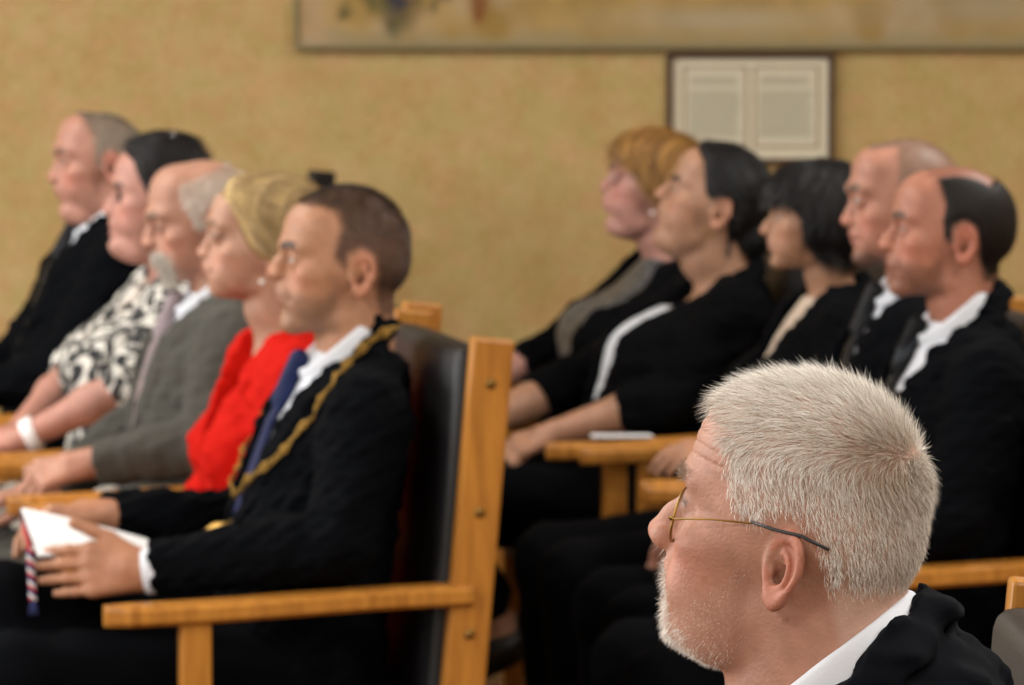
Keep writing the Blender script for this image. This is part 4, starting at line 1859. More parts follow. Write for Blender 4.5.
# ================================================================== the woman in red
if on('red'):
    p = Person(key='red', Z=7.88, face=13, yaw=10, pitch=2, ear=(273, 258), hs=0.95, fem=True, lean=4, dep=0.90, skin='B68B75', lip='B4665E', hairt=1.8, arm={1: dict(elbow=(0.0, 0.21, 0.80), wrist=(0.13, 0.12, 0.68)), -1: dict(elbow=(0.0, -0.21, 0.80), wrist=(0.13, -0.12, 0.68))},
               fit=dict(eye=(222, 239), tip=(196, 251), chin=(209, 288), brow=(206.5, 222)),
               prof=dict(fh=(212, 206), brow=(206.5, 222), nas=(206, 229), tip=(196, 251), sub=(202, 258), ul=(203, 266), ll=(206, 274), chin=(209, 288), men=(221, 296)),
               head=dict(w=7.2, jaw=4.6, neck=4.7, browk=0.7, nw=0.85, ear=0.6), brow='7A5A40', lash=0.8,
               hair_sd=poly_sd([(10, 17), (8.8, 9.2), (7.0, 7.6), (5.4, 5.4), (4.2, 3.0), (2.5, 0.8), (0.0, -0.6), (-3, -2.0), (-5, -5.0), (-11, -5), (-15, 0), (-12, 17)]),
               label='blonde woman in a bright red jacket with a pearl earring', seed=5, vee=(0.26, 0.47, 0.07), coltilt=30, bust=0.5, jcollar=False, collar_r=0.068)
    p.body(M['skin'])
    p.eyes('5A6A70')
    g = streak(5, 16)
    p.hair_cap(M['hairmass'], lambda q: 1.1 + 0.7 * sstep(2, 9, q[:, 2]) + 0.6 * sstep(2, -6, q[:, 0]), 1.6, col=streakcol('6F5230', 'C9AE78', 5, 30, 0.15),
               extra=lambda q: ell((-9.2, 0, 4.0), (3.8, 4.6, 5.0))[0](q), disp=lambda q: -0.13 * g(q))
    p.strands('hair', 9000, p.P['hair_sd'], slick, 4.0, 0.09, strandcol('6F5230', 'CDB382', 5, 30, 0.15), M['hair'], segs=3, lift=0.06, jitter=0.12, field=p.capf, reach=(13, 9.5, 12))
    p.jacket(M['red'], name='red_jacket', lapw=0.05)
    p.trousers(M['black2'])
    p.shoes(M['shoe'])
    p.in_head('pearl_earring', uv_sphere((-0.4, 7.5, -4.3), 0.55, 14, 10), M['pearl'])
    chair_for(p, 'oak armchair holding the woman in red, its arm showing behind the booklet')

# ================================================================== the bearded man in grey
if on('grey'):
    p = Person(key='grey', Z=8.56, face=13, yaw=12, pitch=-8, ear=(218, 226), hs=1.0, lean=8, skin='B28571', lip='A8685C', hairt=0.3,
               fit=dict(eye=(161, 226), tip=(141, 244), chin=(165, 281), brow=(146.5, 217), top=(196, 159)),
               prof=dict(fh=(152, 192), brow=(146.5, 217), nas=(148, 225), tip=(141, 244), sub=(150, 250), ul=(154, 258), ll=(158, 267), chin=(164, 281), top=(196, 159)),
               brow='6A5040', stubble=('B8AEA4', 0.5, [(7.2, -3.0), (10.5, -2.6), (12, -6), (10, -12), (5.5, -11), (6.5, -6)]),
               scalp=('C9B3A2', 0.5), flush=0.9,
               hair_sd=inter_sd(poly_sd([(3.6, 9.0), (4.2, 6), (3.4, 3), (2.6, 0.5)] + SIDEBACK[1:-1] + [(-13, 9.5), (-6, 10.2)]), lambda q: np.abs(q[:, 1]) - 3.6 + 9 * sstep(-4, -8, q[:, 0])),
               label='balding man with grey goatee in a grey suit jacket', seed=6, **SUIT,
               arm={1: dict(elbow=('px', 205, 446, 0.24), wrist=('px', 88, 464, 0.18), dir=(1, -0.1, -0.25), back=(0.2, 0.6, 1), curl=(45, 55, 35))})
    p.body(M['skin'])
    p.eyes()
    p.strands('hair', 10000, p.P['hair_sd'], comb, 1.4, 0.09, flatcol('E4DFD6', 0.12, 'B5AA9A', 0.2), M['hair'], lift=0.35)
    gs = poly_sd([(8.6, -2.6), (10.8, -2.4), (12, -6), (11, -11), (7.0, -10.5), (7.2, -6.5)])
    p.strands('goatee', 3500, gs, lambda q: np.tile(np.array([0.5, 0, -1], F32), (len(q), 1)), 1.5, 0.09, flatcol('D9D4CA', 0.15, '8F857A', 0.2), M['hair'], lift=0.5,
              sample=lambda q, r: np.stack([r.uniform(6.5, 11.5, len(q)), r.uniform(-4.5, 4.5, len(q)), r.uniform(-11, -2, len(q))], -1))
    p.jacket(M['grey'])
    p.shirt(M['white'])
    p.necktie(M['greytie'])
    p.trousers(M['grey'])
    p.shoes(M['shoe'])
    chair_for(p, 'oak armchair holding the balding man in the grey suit')

# ================================================================== the woman in the floral blouse
if on('floral'):
    p = Person(key='floral', Z=9.24, face=13, yaw=12, pitch=5, ear=(170, 203), hs=0.98, fem=True, lean=9, wid=1.15, skin='B68678', lip='B0665E', flush=1.0, hairt=0.8,
               fit=dict(eye=(122, 193), tip=(102, 210), chin=(108, 245), brow=(115, 186)),
               prof=dict(fh=(122, 168), brow=(115, 186), nas=(116, 195), tip=(102, 210), sub=(108, 216), ul=(108.6, 225), ll=(107.6, 234), chin=(108, 245), men=(119, 257)),
               head=dict(fat=0.7, cheek=0.3, neck=5.2, browk=0.7), brow='4A352C',
               hair_sd=poly_sd([(10, 17), (7.6, 10.5), (5.6, 8.6), (4.6, 5.6), (3.6, 3.0), (2.4, 0.8), (0.9, 2.0), (-1, 4), (-3, 3), (-4, -2), (-5, -6), (-11, -6), (-15, 0), (-12, 17)]),
               label='dark-haired woman in a black and white floral blouse with bare forearms', seed=7, vee=(0.30, 0.49, 0.062), coltilt=30, bust=1.1, jcollar=False, collar_r=0.070, belly=0.05,
               sleeve={1: 0.02, -1: 0.02},
               arm={1: dict(elbow=('px', 128, 385, 0.25), wrist=('px', 20, 440, 0.20), dir=(1, -0.2, -0.2), back=(0.2, 0.3, 1)),
                    -1: dict(elbow=('px', 75, 372, -0.2), wrist=('px', 14, 436, -0.02), dir=(1, 0.3, -0.2), back=(0.2, -0.3, 1))})
    p.body(M['skin'])
    p.eyes()
    g = streak(9, 16)
    p.hair_cap(M['hairmass'], lambda q: 0.7 + 0.6 * sstep(4, 11, q[:, 2]), 1.2, col=streakcol('0C0B0D', '242024', 9, 16),
               extra=lambda q: ell((-4.0, 0, 11.0), (4.4, 4.2, 2.7))[0](q), disp=lambda q: -0.1 * g(q))
    p.strands('hair', 6000, p.P['hair_sd'], slick, 3.0, 0.08, flatcol('121114', 0.4), M['hair'], segs=3, lift=0.06, jitter=0.12, field=p.capf, reach=(12, 9, 13))
    p.jacket(M['floral'], name='floral_blouse', lapel=False)
    p.trousers(M['floral'], name='skirt', skirt=True)
    p.shoes(M['shoe'])
    V, Fc = tube([(-2.6, y, 14.6 - 0.08 * y * y) for y in np.linspace(-4, 4, 9)], 0.22, 8)
    p.in_head('hair_clip', (V, Fc), M['silver'])
    el, wr, _ = p.arms[1]
    d = (wr - el) / np.linalg.norm(wr - el)
    V, Fc = tube([wr - d * 0.035, wr - d * 0.012], [0.034, 0.032], 20)
    mesh_from('wristwatch', V, Fc, M['paper'], p.o)
    chair_for(p, 'oak armchair holding the woman in the floral blouse')

# ================================================================== the bald man at the far end
if on('bald'):
    p = Person(key='bald', Z=9.92, face=13, yaw=10, pitch=5, ear=(113, 168), hs=1.0, lean=8, wid=1.08, dep=1.1, skin='B0806F', lip='A8665C', flush=1.2, hairt=0.4, belly=0.04,
               fit=dict(eye=(65, 162), tip=(47.5, 178), chin=(59, 211), brow=(54, 151), top=(95, 113), back=(143, 140)),
               prof=dict(fh=(61, 131), brow=(54, 151), nas=(56, 160), tip=(47.5, 178), sub=(52.5, 184), ul=(55, 191), ll=(57, 198), chin=(59, 211), men=(74, 223), top=(95, 113), back=(143, 140)),
               head=dict(fat=0.6), brow='6A5040', scalp=('857C6E', 0.8),
               hair_sd=poly_sd([(4.2, 17), (3.6, 11), (2.4, 8.0), (2.2, 5.0), (2.4, 2.0)] + SIDEBACK[1:]),
               label='bald man in black suit with grey fringe of hair, farthest left against the wall', seed=8, neckh=0.10, vee=SUIT['vee'], coltilt=36, jtilt=42,
               arm={1: dict(elbow=('px', 60, 372, 0.20), wrist=('px', -40, 396, 0.14)), -1: dict(elbow=('px', 20, 358, -0.22), wrist=('px', -60, 394, -0.1))})
    p.body(M['skin'])
    p.eyes()
    p.strands('hair', 12000, p.P['hair_sd'], comb, 1.0, 0.07, flatcol('7F786B', 0.2, 'A8A194', 0.3), M['hair'], lift=0.35)
    p.jacket(M['black'])
    p.shirt(M['white'])
    p.necktie(M['darktie'])
    p.trousers(M['black'])
    p.shoes(M['shoe'])
    chair_for(p, 'oak armchair holding the bald man at the far end of the row')

# ================================================================== right-hand row: the nearest man
if on('near'):
    p = Person(key='near', Z=7.5, face=10, yaw=10, pitch=10, ear=(966, 245), hs=1.0, lean=8, skin='AC7560', lip='A0625A', flush=1.0, hairt=0.4,
               fit=dict(eye=(907, 229), tip=(877.5, 244), chin=(888.6, 288), brow=(893, 215), back=(1016, 227), top=(965, 163)),
               prof=dict(fh=(898, 196), brow=(893, 215), nas=(893, 226), tip=(877.5, 244), sub=(886, 253.5), ul=(886.5, 264), ll=(888.6, 273), chin=(888.6, 288), men=(904, 296), top=(965, 165), back=(1016, 227)),
               brow='4A382E', stubble=('5E4436', 0.45, [(1.5, -1), (4, -3.5), (10.5, -2.6), (12, -6), (10, -12), (0, -9)]), scalp=('2A211E', 0.8), tint=('6E4030', 0.55, poly_sd([(5.5, 17), (5.2, 10.4), (0, 9.5), (-12, 9), (-12, 17)])),
               hair_sd=inter_sd(poly_sd([(4.2, 12.0), (3.0, 9.4), (2.2, 6.5), (2.4, 4.2), (2.0, 1.0)] + SIDEBACK[1:-1] + [(-12, 8), (-8, 13), (-2, 14)]), lambda q: np.abs(q[:, 1]) - 4.2 + 9 * sstep(-5, -9, q[:, 0])),
               label='man with dark hair around a bald crown in black suit, white shirt and striped tie', seed=9, **dict(SUIT, vee=(0.16, 0.47, 0.082)))
    p.body(M['skin'])
    p.eyes()
    p.hair_cap(M['hairmass'], 0.5, 1.0, col=lambda q: np.tile(srgb('17120F'), (len(q), 1)))
    p.strands('hair', 16000, p.P['hair_sd'], comb, 1.2, 0.07, flatcol('1C1613', 0.3, '3A2E28', 0.2), M['hair'], lift=0.35)
    p.jacket(M['black'], hh=0.0045)
    p.shirt(M['white'])
    p.necktie(M['stripetie'])
    p.trousers(M['black'])
    p.shoes(M['shoe'])
    chair_for(p, 'oak armchair holding the man with the bald crown, its arm running behind the grey head')

# ================================================================== second man of the right-hand row
if on('goatee'):
    p = Person(key='goatee', Z=8.14, face=10, yaw=8, pitch=2, ear=(921, 215), hs=1.0, lean=8, skin='B07D69', lip='A8605A', flush=1.1, hairt=0.3,
               fit=dict(eye=(867, 202), tip=(840, 220), chin=(852, 258), brow=(846.5, 189), top=(911, 138)),
               prof=dict(fh=(853, 168), brow=(846.5, 188), nas=(850, 199), tip=(840, 220), sub=(848.5, 228), ul=(851, 236), ll=(852, 243), chin=(852, 258), men=(863, 265), top=(911, 138)),
               brow='5A4436', stubble=('4A3A32', 0.75, [(6.5, -6.2), (9, -6.6), (12, -6), (10, -12), (2, -10), (4, -7.5)]), scalp=('7A6656', 0.7),
               hair_sd=union_sd(poly_sd([(2.6, 17), (2.6, 8), (2.8, 5), (2.8, 2)] + SIDEBACK[1:]), inter_sd(poly_sd([(7.2, 17), (7.0, 10.8), (2, 9.5), (-3, 8), (-5, 17)]), lambda q: 3.4 - np.abs(q[:, 1]))),
               label='man with receding cropped hair and short dark chin beard in a black suit', seed=10, **SUIT)
    p.body(M['skin'])
    p.eyes()
    p.strands('hair', 7000, p.P['hair_sd'], comb, 0.5, 0.07, flatcol('5E4C3E', 0.25, '86735F', 0.3), M['hair'], lift=0.5)
    p.jacket(M['black'])
    p.shirt(M['white'])
    p.necktie(M['darktie'])
    p.trousers(M['black'])
    p.shoes(M['shoe'])
    chair_for(p, 'oak armchair holding the man with the cropped hair and chin beard')

# ================================================================== the woman with the black bob
if on('bob'):
    p = Person(key='bob', Z=8.78, face=10, yaw=6, pitch=-4, ear=(826, 229), hs=0.9, fem=True, lean=8, skin='A97F65', lip='A0605A', hairt=2.0, neckh=0.115,
               fit=dict(eye=(781, 215), tip=(758.5, 230), chin=(770, 262)),
               prof=dict(nas=(771, 216), tip=(758.5, 230), sub=(767, 236), ul=(768, 242), ll=(768.5, 249), chin=(770, 262), men=(779, 268)),
               head=dict(w=7.2, jaw=4.5, neck=4.5, browk=0.7, nw=0.85, ear=0.55), brow='1A1412',
               hair_sd=poly_sd([(12, 17), (12, 4.6), (8.2, 4.4), (5.4, 3.8), (3.6, 1.4), (3.0, -2.2), (1.6, -4.2), (-1.0, -7.5), (-13, -8.5), (-15, 0), (-12, 17)]),
               label='woman with black bobbed hair and fringe, cream blouse under black jacket', seed=11, vee=(0.26, 0.47, 0.06), coltilt=30, bust=0.85, collar_r=0.066,
               arm={1: dict(elbow=('px', 830, 434, 0.24), wrist=('px', 730, 452, 0.22), dir=(1, -0.1, -0.02), back=(0.1, 0.4, 1), curl=(18, 22, 15)),
                    -1: dict(elbow=(-0.02, -0.23, 0.80), wrist=(0.06, -0.12, 0.68))})
    p.body(M['skin'])
    p.eyes()
    g = streak(11, 18)
    p.hair_cap(M['hairmass'], lambda q: 1.5 + 0.6 * sstep(2, -6, q[:, 0]), 0.9, col=streakcol('0A0A0C', '1C1A1E', 11, 16), disp=lambda q: -0.09 * g(q),
               extra=lambda q: ell((-6.0, 0, 0.5), (5.2, 7.6, 8.5))[0](q))
    p.strands('hair', 9000, p.P['hair_sd'], fall(), 3.5, 0.09, flatcol('0E0D10', 0.5), M['hair'], segs=3, lift=0.06, jitter=0.10, field=p.capf, reach=(13, 10, 13))
    p.jacket(M['black2'], name='black_jacket')
    p.shirt(M['cream'], name='blouse', collar=False)
    p.trousers(M['black2'])
    p.shoes(M['shoe'])
    chair_for(p, 'oak armchair holding the woman with the black bob')

# ================================================================== the large woman in black
if on('large'):
    p = Person(key='large', Z=9.42, face=10, yaw=10, pitch=15, ear=(721, 215), hs=0.98, fem=True, lean=13, wid=1.3, dep=1.25, shw=1.12, armr=1.25, skin='A77E65', lip='9A5A52', hairt=1.0, belly=0.09,
               fit=dict(eye=(679, 185), tip=(655, 192), chin=(657, 230), brow=(671.5, 177), top=(720, 142), back=(768, 190)),
               prof=dict(fh=(680, 160), brow=(671.5, 177), nas=(668.6, 182), tip=(655, 192), sub=(660, 200), ul=(657, 208.5), ll=(657, 217), chin=(657, 230), men=(663, 241)),
               head=dict(fat=0.9, cheek=0.3, neck=5.6, browk=0.7), brow='2A1C18',
               hair_sd=poly_sd([(10, 17), (7.6, 11.0), (5.4, 8.6), (4.2, 5.6), (3.2, 3.4), (1.6, 2.0), (0.9, 2.8), (-1, 4), (-3, 3), (-3.6, -2), (-4.5, -7), (-11, -8), (-15, 0), (-12, 17)]),
               label='heavily built woman in a black jacket with black hair tied back and a gold earring', seed=12, vee=(0.06, 0.47, 0.085), veep=0.6, coltilt=34, bust=1.25, collar_r=0.078, shirt_top=0.44,
               sleeve={1: 0.42, -1: 0.5}, legx=0.03, knees={1: (0.52, 0.04, 0.635), -1: (0.47, -0.12, 0.53)}, ankles={1: ('px', 500, 626, -0.02), -1: (0.45, -0.13, 0.09)}, toe={1: (1, 0, -0.55), -1: (1, -0.15, -0.28)},
               arm={1: dict(elbow=('px', 674, 400, 0.19), wrist=('px', 556, 434, 0.09), dir=(1, -0.15, -0.35), back=(0.35, 0.5, 1), curl=(20, 28, 18), spread=0.14),
                    -1: dict(elbow=(0.06, -0.27, 0.82), wrist=(0.42, -0.14, 0.70))})
    large = p
    p.body(M['skin'])
    p.eyes()
    g = streak(12, 18)
    p.hair_cap(M['hairmass'], lambda q: 0.8 + 0.5 * sstep(4, 11, q[:, 2]), 1.0, col=streakcol('08080A', '18171A', 12, 16), disp=lambda q: -0.06 * g(q),
               extra=lambda q: ell((-8.6, 0, -1.5), (4.6, 5.2, 5.0))[0](q))
    p.strands('hair', 8000, p.P['hair_sd'], slick, 3.0, 0.08, flatcol('0C0B0D', 0.5), M['hair'], segs=3, lift=0.05, jitter=0.10, field=p.capf, reach=(13, 9.5, 12))
    p.jacket(M['black2'], name='black_jacket', lapw=0.07)
    p.shirt(M['white'], name='white_top', collar=False)
    p.trousers(M['black2'], to=0.80)
    p.shoes(M['shoe'])
    fd, bk, th, sc = p.hand_info[1]
    wr = p.arms[1][1]
    a0 = math.radians(20)
    d0 = fd * math.cos(a0) - bk * math.sin(a0) + th * 0.14 * (1.2 - 2) * 0.7
    d0 /= np.linalg.norm(d0)
    c_ = wr + (fd * 0.0834 + th * -0.0105 + bk * 0.002) * sc + d0 * 0.020
    u_ = np.cross(d0, bk)
    u_ /= np.linalg.norm(u_)
    v_ = np.cross(u_, d0)
    V, Fc = tube([c_ + (u_ * math.cos(t) + v_ * math.sin(t)) * 0.0092 for t in np.linspace(0, 6.283, 25)[:-1]], 0.0014, 6, True)
    mesh_from('finger_ring', V, Fc, M['gold'], p.o)
    V, Fc = tube([(-0.6 + 0.9 * math.sin(t), 7.4, -4.2 - 0.9 * math.cos(t)) for t in np.linspace(0, 6.28, 17)[:-1]], 0.2, 8, True)
    p.in_head('gold_earring', (V, Fc), M['gold'])
    chair_for(p, 'oak armchair holding the heavily built woman, a white card lying on its arm')

# ================================================================== the fair-haired woman at the far end
if on('fair'):
    p = Person(key='fair', Z=10.06, face=10, yaw=6, pitch=6, ear=(661, 196), hs=0.97, fem=True, lean=13, wid=1.1, dep=1.1, skin='B28377', lip='A8605C', flush=1.2, hairt=1.8,
               fit=dict(eye=(623, 178), tip=(599.5, 185.5), chin=(606, 222)),
               prof=dict(brow=(607, 166), nas=(606, 172), tip=(599.5, 185.5), sub=(602.5, 193.5), ul=(601.5, 201.5), ll=(602.5, 208), chin=(606, 222), men=(617, 230)),
               head=dict(fat=0.4, cheek=0.2, neck=5.0, browk=0.7, ear=0.55), brow='6A4A34',
               hair_sd=poly_sd([(12, 17), (12, 6.0), (8.8, 5.6), (6.0, 4.0), (3.8, 1.6), (1.6, 0.0), (-1.0, -2.2), (-5, -5.5), (-13, -5.0), (-15, 0), (-12, 17)]),
               label='woman with short golden-brown hair and fringe in glittery grey top under black cardigan', seed=13, vee=(0.05, 0.47, 0.135), veep=0.4, coltilt=30, bust=1.15, jcollar=False, collar_r=0.076,
               sleeve={1: 0.30, -1: 0.4}, belly=0.05,
               arm={1: dict(elbow=('px', 612, 372, 0.19), wrist=('px', 505, 410, 0.12), dir=(1, -0.15, -0.4), back=(0.35, 0.5, 1)),
                    -1: dict(elbow=(0.06, -0.25, 0.82), wrist=(0.36, -0.14, 0.69))})
    p.body(M['skin'])
    p.eyes('5A6A70')
    g = streak(13, 18)
    p.hair_cap(M['hairmass'], lambda q: 1.3 + 0.5 * sstep(2, 10, q[:, 2]), 1.2, col=streakcol('5C3A1C', 'B98A4A', 13, 30, 0.05), disp=lambda q: -0.12 * g(q),
               extra=lambda q: ell((-4.0, 0, 5.0), (8.0, 8.6, 6.5))[0](q))
    p.strands('hair', 9000, p.P['hair_sd'], fall(), 3.5, 0.09, strandcol('5C3A1C', 'C09250', 13, 30, 0.05), M['hair'], segs=3, lift=0.08, jitter=0.12, field=p.capf, reach=(13, 10, 13))
    p.jacket(M['black2'], name='black_cardigan', lapel=False)
    p.shirt(M['sparkle'], name='glittery_top', collar=False)
    p.trousers(M['black2'])
    p.shoes(M['shoe'])
    p.in_head('earring', uv_sphere((-0.6, 7.5, -3.8), 0.5, 12, 8), M['pearl'])
    chair_for(p, 'oak armchair holding the woman in the glittery grey top')

# ================================================================== the grey-haired man in front
if on('fg'):
    p = Person(key='fg', Z=3.6, face=-8, yaw=-15, pitch=12, ear=(786, 567), hs=1.02, lean=4, neckh=0.10, neckf=0.05, yawsig=2.0, arm={1: dict(elbow=(0.02, 0.245, 0.825)), -1: dict(elbow=(0.02, -0.245, 0.825))}, shirt_r=0.074, collar_r=0.083, jcollar_h=0.010, yoke=0.05, skin='B58571', lip='A86A60', flush=1.0, hairt=1.2,
               fit=dict(tip=(649, 527), chin=(666, 618), brow=(690, 468), back=(944, 494), top=(803, 355), eye=(690, 497)),
               prof=dict(fh=(712, 428), brow=(692, 467), nas=(689, 492), tip=(649, 526), sub=(669, 545), ul=(673, 559), ll=(675, 581), chin=(679, 606), men=(706, 631), top=(803, 355), back=(944, 494)),
               head=dict(ear=0.88, earz=-0.3, fat=0.45, age=1.0, neck=6.1), spots=0.5, brow='9A8070', browa=0.35,
               hair_sd=poly_sd(GREY), scalp=('D0B4A4', 0.45),
               label='grey-haired man with gold glasses, short white beard, white shirt and dark jacket in front', seed=8, **SUIT)
    c0 = p.E
    p.body(M['skin'], hh=0.006, fine=[((c0 - 0.14), (c0 + 0.16), 0.0017)])
    p.eyes('55606A')

    def greys(q, r):
        n = len(q)
        c = np.where((r.uniform(0, 1, n) < 0.18)[:, None], srgb('A89C8C'), srgb('F6F3ED')) * r.uniform(0.9, 1.08, n)[:, None]
        m = 0.85 * np.exp(-((q[:, 0] + 5.5) / 2.8) ** 2 - ((q[:, 1] - 3.5) / 3.5) ** 2 - ((q[:, 2] - 8.5) / 2.4) ** 2) + 0.35 * sstep(-5, -9, q[:, 0])
        m = (np.clip(m, 0, 0.8) * r.uniform(0.4, 1.2, n))[:, None]
        return c * (1 - m) + srgb('9C7F5C') * m
    p.strands('hair', 46000, p.P['hair_sd'], comb, lambda q: 0.75 + 1.1 * sstep(4, 10, q[:, 2]), 0.036, greys, M['hair'], segs=3, lift=lambda q: 0.5 + 0.25 * sstep(8, 11, q[:, 2]))
    pole = p.head_px(938, 477, 0.5)
    p.strands('hair', 2200, lambda q: 2.4 - np.sqrt(((q - pole.astype(F32)) ** 2).sum(1)), lambda q: np.random.default_rng(2).normal(size=q.shape).astype(F32), 1.1, 0.036, greys, M['hair'], segs=3, lift=0.6, seed=9,
              sample=lambda q, r: pole + r.normal(size=q.shape) * 1.5)
    bsd = poly_sd([(9.0, -2.9), (12, -2.4), (13, -6), (12, -12), (5, -11), (1.5, -8.0), (1.6, -6.6), (4.5, -7.6), (7.0, -7.0), (7.4, -5.0)])
    p.strands('beard', 5200, bsd, lambda q: np.tile(np.array([0.35, 0, -1], F32), (len(q), 1)), lambda q: 0.45 + 0.45 * sstep(6, 9, q[:, 0]), 0.034, flatcol('F2EEE8', 0.08, 'C9B8A8', 0.25), M['hair'], segs=2, lift=0.75,
              jitter=0.35, sample=lambda q, r: np.stack([r.uniform(1.5, 11.5, len(q)), r.uniform(-5.5, 5.5, len(q)), r.uniform(-11, -2.2, len(q))], -1))
    p.strands('beard', 4200, poly_sd([(1.8, -1.0), (3.2, -2.5), (7.2, -6.5), (7.2, -9.5), (2, -9.0), (0.6, -6), (0.9, -2.5)]), lambda q: np.tile(np.array([0.35, 0, -1], F32), (len(q), 1)), 0.2, 0.022, flatcol('E3D6CA', 0.08), M['hair'], segs=2, lift=0.6,
              jitter=0.4, seed=5, sample=lambda q, r: np.stack([r.uniform(0, 8, len(q)), r.choice([-1, 1], len(q)) * r.uniform(3.5, 6.5, len(q)), r.uniform(-9.5, 0, len(q))], -1))
    for sg in (1, -1):
        p.strands('eyebrow', 380, lambda q: np.minimum(0.45 - np.abs(q[:, 2] - p.P['h']['brow'][1] - 0.1), 1.9 - np.abs(q[:, 1] * sg - 3.0)), lambda q: np.stack([0.3 + 0 * q[:, 0], np.sign(q[:, 1]), 0.3 + 0 * q[:, 0]], -1).astype(F32), 0.9, 0.034, flatcol('B8A898', 0.15, 'E8E2DA', 0.3), M['hair'], segs=2,
                  lift=0.5, seed=3 + sg, sample=lambda q, r: np.stack([r.uniform(7, 11, len(q)), sg * r.uniform(1, 5, len(q)), p.P['h']['brow'][1] + r.uniform(-0.6, 0.8, len(q))], -1))
    nb = p.tp(0, 0, 0.50 * p.ts)
    fz = [[(nb[k] - 0.16, nb[k] + 0.16, 0.003)] for k in range(3)]
    p.jacket(M['navy'], hh=0.006, fine=fz)
    p.shirt(M['white'], hh=0.005)
    p.trousers(M['navy'])
    p.shoes(M['shoe'])
    # glasses
    hg = p.head_px(668, 515, 6.0)
    g1 = p.head_px(758, 524, 7.9)
    g2 = p.head_px(829, 550, 8.0)
    fr = MB()
    xl = hg[0] + 0.1
    zl = hg[2] - 0.3
    for sg in (1, -1):
        ring = [(xl - 0.12 * abs(2.45 * math.cos(t)) - 0.05 * (3.5 + 2.45 * math.cos(t)), sg * (3.55 + 2.55 * math.cos(t)), zl - 0.15 + 2.05 * math.sin(t) + 0.25 * math.sin(t) ** 2) for t in np.linspace(0, 2 * math.pi, 41)[:-1]]
        fr.add(tube(ring, 0.10, 8, True))
        fr.add(tube([(xl - 0.5, sg * 6.05, zl), (hg[0] - 0.25, sg * 6.4, hg[2]), (hg[0] - 0.8, sg * 6.7, hg[2])], 0.09, 8))
        fr.add(tube([(xl - 0.2, sg * 1.1, zl - 0.2), (xl - 0.9, sg * 0.95, zl - 0.5), (xl - 1.0, sg * 1.1, zl - 0.9)], 0.05, 6))
    fr.add(tube([(xl - 0.15, -1.05, zl + 0.4), (xl + 0.1, 0, zl + 0.75), (xl - 0.15, 1.05, zl + 0.4)], 0.08, 8))
    frame = p.in_head('glasses', (fr.V, fr.F), M['gold'])
    for sg in (1, -1):
        p.in_head('temple_arm', tube([(hg[0] - 0.7, sg * 6.8, hg[2]), ((hg[0] + g1[0]) / 2, sg * 7.35, (hg[2] + g1[2]) / 2 + 0.05), (g1[0], sg * g1[1], g1[2])], [0.075, 0.06, 0.07], 8), M['gold'], frame)
        p.in_head('temple_tip', tube([(g1[0] + 0.6, sg * (g1[1] - 0.06), g1[2] + 0.02), (g1[0] - 1.2, sg * (g1[1] + 0.1), g1[2] - 0.05), ((g1[0] + g2[0]) / 2 - 0.6, sg * 8.1, (g1[2] + g2[2]) / 2 + 0.25), tuple(g2 * np.array([1, sg, 1]))],
                                      [0.09, 0.12, 0.14, 0.12], 10), M['plastic'], frame)
        nn = 32
        V = [(xl - 0.12 * 1.2 - 0.05 * 3.5, sg * 3.55, zl - 0.12)]
        for dx_ in (0.04, -0.04):
            for t in np.linspace(0, 2 * math.pi, nn + 1)[:-1]:
                V.append((xl - 0.12 * abs(2.45 * math.cos(t)) - 0.05 * (3.5 + 2.45 * math.cos(t)) + dx_, sg * (3.55 + 2.5 * math.cos(t)), zl - 0.15 + 2.0 * math.sin(t) + 0.25 * math.sin(t) ** 2))
        Fc = [tuple(range(1, nn + 1)), tuple(range(2 * nn, nn, -1))] + [(1 + k, 1 + (k + 1) % nn, 1 + nn + (k + 1) % nn, 1 + nn + k) for k in range(nn)]
        p.in_head('lens', (V[0:], Fc), M['glass'], frame, False)
        p.in_head('nose_pad', uv_sphere((xl - 1.0, sg * 1.05, zl - 0.95), (0.3, 0.12, 0.45), 12, 8), M['plastic'], frame)
    chair_for(p, 'padded armchair behind the grey-haired man in front, at the lower right edge', turn=10, HT=1.155)
# ================================================================== things on the wall
def wall_px(px, py, off=0.0):
    return at(px, py, WALLY - off)


